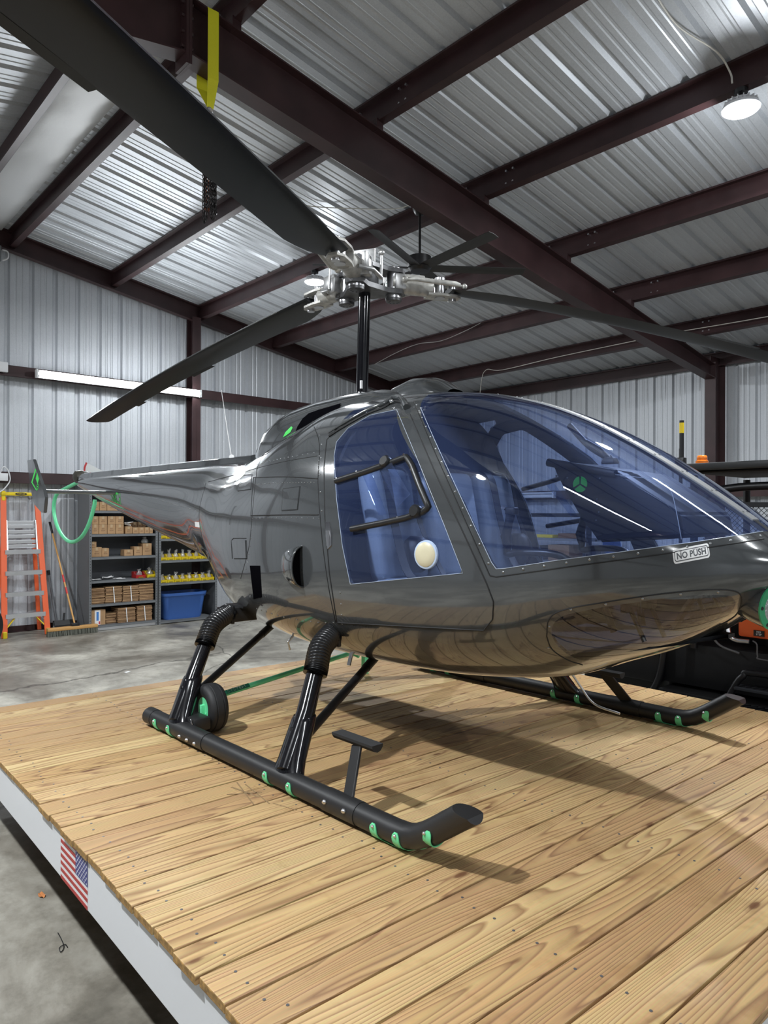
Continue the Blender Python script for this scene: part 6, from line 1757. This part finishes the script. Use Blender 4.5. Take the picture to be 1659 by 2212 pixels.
# ---- yellow sling over the main rafter, with a bunch of chain hooked into it
SLQ = 2.40
sp = [(-4.515, 0.0, 0), ]
def S(p, dq, z): return bw(p, SLQ + dq, z)
zt_, zb_ = pb(SLQ), pb(SLQ) - 0.47
sling = empty('lifting_sling', S(-4.6, 0, zb_ - 0.25), label='yellow webbing sling looped over the main rafter near the ridge', cat='sling')
SLM = mat('yellow webbing', (0.78, 0.75, 0.02), 0.6, bump=(300, 0.3))
hook = S(-4.56, 0.0, zb_ - 0.19)
def strap(path, w_, name):
    mb = MB(); rings = []
    qd = MB_.to_3x3() @ Vector((0, 1, 0))
    for i, p in enumerate(path):
        d = (path[min(i + 1, len(path) - 1)] - path[max(i - 1, 0)]).normalized(); n_ = d.cross(qd).normalized()
        ww = w_ if i < len(path) - 1 else w_ * 0.6
        rings.append([p - qd * ww / 2 - n_ * 0.0015, p + qd * ww / 2 - n_ * 0.0015, p + qd * ww / 2 + n_ * 0.0015, p - qd * ww / 2 + n_ * 0.0015])
    mb.ring_loft(rings); mb.build(name, SLM, sling)
strap([S(-4.60, 0, zt_ + 0.004), S(-4.52, 0, zt_ + 0.004), S(-4.518, 0, zt_ - 0.02), S(-4.518, 0, zt_ - 0.25), S(-4.518, 0.0, zb_ - 0.01), hook], 0.082, 'strap')
strap([S(-4.60, 0, zt_ + 0.007), S(-4.68, 0, zt_ + 0.004), S(-4.682, 0, zt_ - 0.02), S(-4.682, 0, zb_ - 0.01), hook], 0.082, 'strap')
chain = empty('chain_bundle', hook - Vector((0, 0, 0.85)), label='bunch of dark steel chain hanging from the yellow sling', cat='chain')
CHM = mat('dark chain', (0.030, 0.028, 0.028), 0.4, 0.8); CHR_ = mat('rusty chain', (0.30, 0.09, 0.03), 0.6, 0.3)
rc = random.Random(5)
def link_chain(path, name, m):
    mb = MB(); 
    acc = 0; ln = 0.034; pts = [path[0]]
    for i in range(len(path) - 1):
        seg = (path[i + 1] - path[i]).length
        k = max(1, int(seg / 0.004))
        for j in range(k): pts.append(path[i].lerp(path[i + 1], (j + 1) / k))
    dist = 0; last = pts[0]; cnt = 0; start = pts[0]
    for p in pts[1:]:
        if (p - start).length >= ln * 0.78:
            d = (p - start); c = (p + start) / 2; M3 = aim(d, Vector((1, 0.2, 0))).to_3x3(); rot = Matrix.Rotation(pi / 2 * (cnt % 2) + rc.uniform(-0.3, 0.3), 3, 'Z')
            ring = []
            for a in range(10):
                an = 2 * pi * a / 10
                ring.append(c + M3 @ (rot @ Vector((0.0095 * cos(an), 0, 0.0165 * sin(an)))))
            ring.append(ring[0])
            mb.tube(ring, 0.0032, 5, caps=False)
            start = p; cnt += 1
    mb.build(name, m, chain, smooth=60)
mb = MB(); mb.torus(hook + Vector((0, 0, -0.03)), (1, 0.3, 0), 0.03, 0.006, 18, 6); mb.build('shackle', STEEL, chain, smooth=50)
for k in range(9):
    a = 2 * pi * k / 9; r = 0.035 + 0.012 * (k % 2)
    o1 = Vector((r * cos(a), r * sin(a), 0)); o2 = Vector((r * cos(a + 0.9), r * sin(a + 0.9), 0))
    zl = 0.66 + rc.uniform(0, 0.13)
    h0 = hook + Vector((0, 0, -0.06))
    path = [h0, h0 + o1 * 0.8 + Vector((0, 0, -0.15)), h0 + o1 + Vector((0, 0, -zl + 0.05)), h0 + (o1 + o2) * 0.5 + Vector((0, 0, -zl)), h0 + o2 + Vector((0, 0, -zl + 0.05)), h0 + o2 * 0.8 + Vector((0, 0, -0.15)), h0 + Vector((0.004, 0.004, -0.005))]
    link_chain(smooth_path(path, 6), 'chain_strand', CHR_ if k == 4 else CHM)
# ---- cables
WIRE = mat('white cable', (0.62, 0.60, 0.55), 0.5); WIREB = mat('grey cable', (0.30, 0.29, 0.28), 0.5)
def cable(name, pts, r, m, label, n=6):
    mb = MB(); mb.tube(smooth_path([bw(*p) for p in pts], n), r, 6); return mb.build(name, m, None, smooth=60, label=label, cat='cable')
def pz(q, dz=0.0): return roof_z(q) - PH * 0.6 + dz
cable('power_cable', [(-9.3, 8.0, roof_z(8.0) - 0.26), (-8.7, 7.97, pz(8.05, -0.03)), (-8.2, 7.97, pz(8.05, 0.02)), (-7.7, 7.97, pz(8.05, -0.02)), (-7.2, 7.97, pz(8.05, 0.04)), (-6.9, 7.97, roof_z(8.0) - 0.03)], 0.006, WIREB, 'grey cable looped along the purlin behind the rotor mast')
cable('power_cable', [(-8.3, 9.5, 2.9), (-8.1, 9.36, roof_z(9.4) - 0.40), (-7.95, 9.32, roof_z(9.4) - 0.14), (-7.6, 9.32, roof_z(9.4) - 0.19), (-6.5, 9.32, roof_z(9.4) - 0.15), (-5.2, 9.32, roof_z(9.4) - 0.13), (-4.75, 9.32, roof_z(9.4) - 0.12), (-3.0, 9.32, roof_z(9.4) - 0.15), (0, 9.32, roof_z(9.4) - 0.12)], 0.006, WIRE, 'white cable stapled along the lowest purlin over the windscreen')
cable('power_cable', [(-5.20, 5.02, 4.735), (-5.5, 5.0, 4.76), (-6.0, 4.9, roof_z(4.9) - 0.05), (-6.4, 4.6, roof_z(4.6) - 0.035), (-6.55, 4.05, roof_z(4.0) - 0.16), (-6.7, 3.98, roof_z(4.0) - 0.02)], 0.006, WIRE, 'white cable running from the ceiling fan canopy to the next purlin')
cable('power_cable', [(-2.20, 5.255, roof_z(5.33) - PH + 0.02), (-2.21, 5.24, roof_z(5.33) - 0.10), (-2.25, 5.10, roof_z(5.1) - 0.03), (-2.35, 4.7, roof_z(4.7) - 0.03), (-2.30, 4.2, roof_z(4.2) - 0.04), (-2.2, 4.02, roof_z(4.0) - 0.05)], 0.007, WIRE, 'white cable running up the roof sheet from the lamp over the nose')
# ---- boxes on the gable wall
def wall_box(p, q, z, sx, sy, sz, name, label, m):
    mb = MB(MB_); mb.box((p, q, z), (sx, sy, sz), bev=0.006); return mb.build(name, m, None, smooth=30, label=label, cat='junction box')
jb = wall_box(PW + 0.24, 2.44, 3.49, 0.06, 0.17, 0.13, 'junction_box', 'white junction box on the upper girt beside the strip light', WHITE)
ob = wall_box(PW + 0.25, 2.45, 2.06, 0.05, 0.16, 0.10, 'outlet_box', 'white outlet box with looped cable on the lower girt above the ladder', WHITE)
mb = MB(MB_); mb.tube(smooth_path([(PW + 0.26, 2.44, 2.11), (PW + 0.28, 2.47, 2.19), (PW + 0.26, 2.53, 2.15), (PW + 0.24, 2.56, 2.02), (PW + 0.26, 2.48, 1.90), (PW + 0.26, 2.42, 1.86)], 6), 0.008, 8); mb.build('outlet_cable', WHITE, ob, smooth=60)
cb = wall_box(PW + 0.20, 2.36, 4.96, 0.12, 0.16, 0.20, 'corner_box', 'grey junction box under the gable rake near the ridge', GREY)
mb = MB(MB_); mb.tube(smooth_path([(PW + 0.22, 2.46, 5.02), (PW + 0.24, 2.52, 5.00), (PW + 0.24, 2.52, 4.92), (PW + 0.22, 2.46, 4.88)], 6), 0.010, 8); mb.build('box_cable', WHITE, cb, smooth=60)

# ---- steel rack with odds and ends by the side wall (seen through the cabin)
RK = empty('steel_rack', bw(-7.3, 10.0, 0), radians(-1.376), label='dark steel rack by the side wall seen through the cabin windows', cat='rack')
for (p, q, h) in ((-8.3, 9.7, 1.6), (-6.2, 9.7, 1.6), (-8.3, 10.3, 1.6), (-6.2, 10.3, 1.6)):
    mb = MB(MB_); mb.box2((p - 0.03, q - 0.03, 0), (p + 0.03, q + 0.03, h)); mb.build('rack_post', BLACK, RK)
for z in (0.35, 0.85, 1.22):
    mb = MB(MB_); mb.box2((-8.3, 9.7, z - 0.04), (-6.2, 10.3, z)); mb.build('rack_shelf', mat('rack shelf', (0.20, 0.21, 0.22), 0.5), RK)
mb = MB(MB_); mb.box2((-8.3, 9.67, 1.56), (-6.2, 9.73, 1.62)); mb.build('rack_rail', BLACK, RK)
mb = MB(MB_); mb.box2((-7.9, 9.74, 1.2206), (-7.55, 10.0, 1.31), bev=0.01); mb.build('storage_case', BLACK, None, label='black case with a pale lid on the steel rack', cat='case')
mb = MB(MB_); mb.box2((-7.85, 9.76, 1.3106), (-7.6, 9.98, 1.335), bev=0.005); mb.build('pale_box', PAPER, None, label='pale flat box lying on the black case', cat='box')
mb = MB(MB_); mb.box2((-7.4, 9.74, 1.2206), (-6.9, 9.95, 1.27), bev=0.006); mb.build('yellow_case', YEL, None, label='long flat yellow case on the steel rack', cat='case')
mb = MB(MB_); mb.box2((-6.8, 9.75, 1.2206), (-6.45, 10.0, 1.30), bev=0.006); mb.build('wooden_box', mat('dark timber', (0.20, 0.10, 0.04), 0.6), None, label='brown wooden box beside the yellow case', cat='box')
for k, (p, m) in enumerate(((-8.0, KRAFT), (-7.4, GREYD), (-6.8, KRAFTD))):
    mb = MB(MB_); mb.box2((p - 0.2, 9.76, 0.8506), (p + 0.2, 10.15, 1.05 + 0.03 * k), bev=0.006); mb.build('crate', m, None, label=('kraft crate on the middle rack shelf', 'dark grey crate on the middle rack shelf', 'brown crate on the middle rack shelf')[k], cat='crate')

# ================================================================== THE BLACK MACHINE WITH THE ROLL CAGE, BEYOND THE DECK
VM = mat('machine black', (0.006, 0.006, 0.0075), 0.42); VO = mat('machine orange', (0.62, 0.085, 0.012), 0.38, coat=0.3); VD = mat('machine dark', (0.004, 0.004, 0.005), 0.7)
veh = empty('utility_machine', (-2.0, 6.0, FZ), label='black and orange utility machine with canopy roof and mesh screens beyond the deck', cat='machine')
YN = 5.32
def vb(a, b, name, m=VM, bev=0.01, par=None, sm=30):
    mb = MB(); mb.box2(a, b, bev=bev); return mb.build(name, m, par or veh, smooth=sm)
vb((-3.55, YN + 0.12, 0.30), (-0.6, 6.55, 0.62), 'chassis', VD)
vb((-3.45, YN + 0.02, 0.30), (-2.62, YN + 0.14, 0.70), 'rear_side_panel')
vb((-2.60, YN + 0.45, 0.40), (-1.85, YN + 0.50, 1.0), 'footwell_back', VD)
vb((-2.62, YN, 0.235), (-1.70, YN + 0.46, 0.27), 'footwell_floor', mat('rubber mat', (0.02, 0.02, 0.021), 0.7))
vb((-2.62, YN - 0.02, 0.20), (-1.60, YN + 0.02, 0.25), 'sill_rail')
vb((-3.55, YN + 0.1, 0.62), (-2.4, 6.5, 1.0), 'rear_box', VM)
vb((-2.04, YN + 0.02, 0.735), (-0.7, 6.4, 1.12), 'orange_hood', VO, 0.02)
o = vb((-1.93, YN + 0.012, 0.755), (-1.86, YN + 0.019, 0.795), 'warning_label', BLACK, 0)
mb = MB(); text_mesh(mb, 'NO', Vector((-1.895, YN + 0.0105, 0.785)), (1, 0, 0), (0, 0, 1), 0.018); mb.build('label_lettering', PAPER, o)
mb = MB(); text_mesh(mb, 'STEP', Vector((-1.895, YN + 0.0105, 0.767)), (1, 0, 0), (0, 0, 1), 0.018); mb.build('label_lettering', PAPER, o)
# cab frame and canopy
roof = vb((-2.46, YN, 1.935), (-0.7, 6.5, 1.985), 'canopy_roof', mat('canopy', (0.022, 0.024, 0.026), 0.5), 0.012)
vb((-2.40, YN + 0.10, 1.915), (-0.8, 6.40, 1.935), 'canopy_liner', VD)
for (x, y) in ((-2.38, YN + 0.08), (-2.38, 6.42), (-0.85, YN + 0.08), (-0.85, 6.42)):
    mb = MB(); mb.tube([(x, y, 0.60), (x, y, 1.90)], 0.028, 12); mb.build('cage_post', VM, veh, smooth=50)
mb = MB(); mb.tube(smooth_path([(-2.36, YN + 0.10, 1.55), (-2.30, YN + 0.12, 1.74), (-2.12, YN + 0.14, 1.80), (-1.7, YN + 0.15, 1.81), (-1.0, YN + 0.15, 1.80)], 6), 0.03, 12); mb.build('cage_hoop', VM, veh, smooth=50)
mb = MB(); mb.tube([(-2.36, YN + 0.05, 1.68), (-0.85, YN + 0.05, 1.66)], 0.02, 10, sq=(0.05, 0.035)); mb.build('cage_rail', VM, veh)
mb = MB()
x0, x1, z0, z1 = -2.30, -0.9, 1.14, 1.66
st = 0.036
k = -20
lo_ = []
d = x1 - x0; hgt = z1 - z0
i = 0
t = -hgt
while t < d:
    a0, a1 = max(0, t), min(d, t + hgt)
    if a1 > a0:
        mb.beam((x0 + a0, YN + 0.05, z0 + (a0 - t)), (x0 + a1, YN + 0.05, z0 + (a1 - t)), 0.004, 0.003)
        mb.beam((x0 + a0, YN + 0.053, z1 - (a0 - t)), (x0 + a1, YN + 0.053, z1 - (a1 - t)), 0.004, 0.003)
    t += st
mb.build('mesh_screen', VM, veh, kind='stuff')
mb = MB(); mb.torus((-1.66, YN + 0.45, 1.36), (0.5, 0.2, 0.8), 0.19, 0.017, 30, 8); mb.build('steering_wheel', VM, veh, smooth=60)
vb((-1.9, YN + 0.35, 1.0), (-1.35, 6.2, 1.12), 'operator_seat', mat('seat vinyl', (0.015, 0.015, 0.016), 0.5), 0.04)
# steps with mesh treads
for j, (xx, zz) in enumerate(((-2.10, 0.26), (-2.02, 0.40))):
    mb = MB(); mb.box2((xx, YN - 0.10, zz - 0.02), (-1.2, YN + 0.02, zz), bev=0.004); tr = mb.build('step_tread_bar', mat('step grey', (0.030, 0.032, 0.038), 0.45), veh)
    mb = MB()
    for k in range(18): mb.beam((xx + 0.03 + 0.045 * k, YN - 0.085, zz + 0.008), (xx + 0.07 + 0.045 * k, YN + 0.0, zz + 0.008), 0.006, 0.006)
    mb.build('tread_grip', VM, tr, kind='stuff')
mb = MB(); mb.tube(smooth_path([(-2.23, YN - 0.06, -0.02), (-2.05, YN - 0.05, 0.36), (-1.98, YN - 0.04, 0.47), (-1.90, YN - 0.03, 0.50), (-1.2, YN - 0.03, 0.50)], 5), 0.022, 10); mb.build('step_frame', VM, veh, smooth=50)
mb = MB(); mb.tube(smooth_path([(-2.82, YN - 0.02, 0.02), (-2.62, YN - 0.03, 0.30), (-2.56, YN - 0.03, 0.55), (-2.55, YN - 0.02, 0.80)], 5), 0.025, 10); mb.build('rear_bar', VM, veh, smooth=50)
mb = MB(); mb.tube(smooth_path([(-2.22, YN + 0.0, 0.85), (-2.21, YN - 0.01, 0.74), (-2.15, YN - 0.01, 0.66), (-2.02, YN, 0.62)], 5), 0.008, 8); mb.build('grab_handle', mat('satin grey', (0.12, 0.12, 0.125), 0.4), veh, smooth=50)
mb = MB(); mb.tube(smooth_path([(-2.10, YN - 0.0, 0.80), (-2.08, YN - 0.02, 0.745), (-2.04, YN - 0.02, 0.715), (-1.95, YN - 0.01, 0.712)], 5), 0.016, 10); mb.build('elbow_hose', STEEL, veh, smooth=50)
mb = MB(); mb.tube(smooth_path([(-1.93, YN + 0.0, 0.72), (-1.90, YN - 0.01, 0.70), (-1.895, YN - 0.01, 0.62), (-1.86, YN - 0.01, 0.60), (-1.5, YN, 0.60)], 5), 0.005, 8); mb.build('hydraulic_line', mat('satin grey', (0.12, 0.12, 0.125), 0.4), veh, smooth=50)
for (x, y) in ((-3.05, YN + 0.30), (-3.05, 6.40), (-0.9, YN + 0.30), (-0.9, 6.40)):
    mb = MB(); mb.lathe([(0.16, -0.10), (0.28, -0.13), (0.32, -0.12), (0.34, -0.08), (0.34, 0.08), (0.32, 0.12), (0.28, 0.13), (0.16, 0.10)], (x, y, FZ + 0.342), (0, 1, 0), 32); wv = mb.build('machine_tyre', RUBBER, veh, smooth=40)
    mb = MB(); mb.lathe([(0.16, -0.09), (0.14, -0.05), (0.05, -0.04)], (x, y, FZ + 0.342), (0, 1, 0), 24); mb.build('machine_rim', VO, wv, smooth=40)
bc = Vector((-2.33, 5.42, 1.985))
AMB = mat('amber lens', (0.85, 0.20, 0.015), 0.15, coat=0.5)
mb = MB(); mb.lathe([(0.045, 0.0), (0.046, 0.02), (0.040, 0.024)], bc, n=24); bcn = mb.build('beacon_base', AMB, roof, smooth=40)
mb = MB(); mb.lathe([(0.038, 0.022), (0.038, 0.03), (0.036, 0.032), (0.038, 0.036), (0.036, 0.056), (0.030, 0.062), (0.01, 0.064)], bc, n=24); mb.build('beacon_lens', AMB, roof, smooth=40)
an = Vector((-2.52, 5.48, 2.015))
mb = MB(); mb.tube([an + Vector((0, 0, -0.9)), an + Vector((0, 0, 0.10))], 0.014, 10); mb.box(an + Vector((0.0, 0, 0.0)), (0.07, 0.06, 0.06), bev=0.006); wp = mb.build('mast_bracket', VM, veh, smooth=40)
mb = MB(); mb.tube([an + Vector((0.006, 0, 0.0)), an + Vector((0.006, 0, 0.26))], 0.017, 12); mb.build('mast_grip', VM, wp, smooth=50)
mb = MB(); mb.tube([an + Vector((0.006, 0, 0.22)), an + Vector((0.006, 0, 0.30))], 0.0178, 12); mb.build('mast_yellow_band', YEL, wp, smooth=50)
mb = MB(); mb.tube([an + Vector((0.006, 0, 0.30)), an + Vector((0.006, 0, 0.318))], 0.0172, 12); mb.build('mast_tip', VM, wp, smooth=50)

# ---- small things on the floor
tc_ = onZ(-26, 1395, FZ)
mb = MB(); mb.lathe([(0.12, -0.06), (0.20, -0.075), (0.235, -0.05), (0.24, 0), (0.235, 0.05), (0.20, 0.075), (0.12, 0.06)], (tc_.x, tc_.y, FZ + 0.2402), (0.75, 0.66, 0), 32); sw = mb.build('cart_tyre', RUBBER, None, smooth=40, label='black tyre standing on the concrete beside the step ladder', cat='tyre')
mb = MB(); mb.lathe([(0.12, -0.055), (0.10, -0.02), (0.02, -0.015), (0.02, 0.015), (0.10, 0.02), (0.12, 0.055)], (tc_.x, tc_.y, FZ + 0.2402), (0.75, 0.66, 0), 24); mb.build('cart_rim', ALU, sw, smooth=40)
lf_ = onZ(90, 1935, FZ)
mb = MB(); mb.ring_loft([[lf_ + Vector((0.028 * cos(2 * pi * k / 12) * s_ * (1.0), 0.013 * sin(2 * pi * k / 12) * s_, 0.0008 + 0.004 * (k % 3) * s_)) for k in range(12)] for s_ in (0.05, 0.6, 1.0)], cap0=True, cap1=False); mb.build('dry_leaf', mat('dry leaf', (0.45, 0.17, 0.05), 0.7), None, label='small orange dry leaf on the concrete beside the white skirt', cat='leaf')
wr = [onZ(a, b, FZ + 0.004) for a, b in ((125, 2015), (133, 2030), (138, 2045), (132, 2056), (128, 2048), (140, 2040), (146, 2046))]
mb = MB(); mb.tube(smooth_path(wr, 6), 0.0018, 5); mb.build('wire_scrap', BLACK, None, smooth=60, label='thin curled black wire scrap lying on the concrete', cat='wire')
sc = onZ(275, 1452, FZ)
mb = MB(); mb.box(sc + Vector((0, 0, 0.002)), (0.035, 0.06, 0.003), Matrix.Rotation(0.4, 4, 'Z')); mb.build('paper_scrap', PAPER, None, label='small white paper scrap on the floor behind the deck', cat='paper')
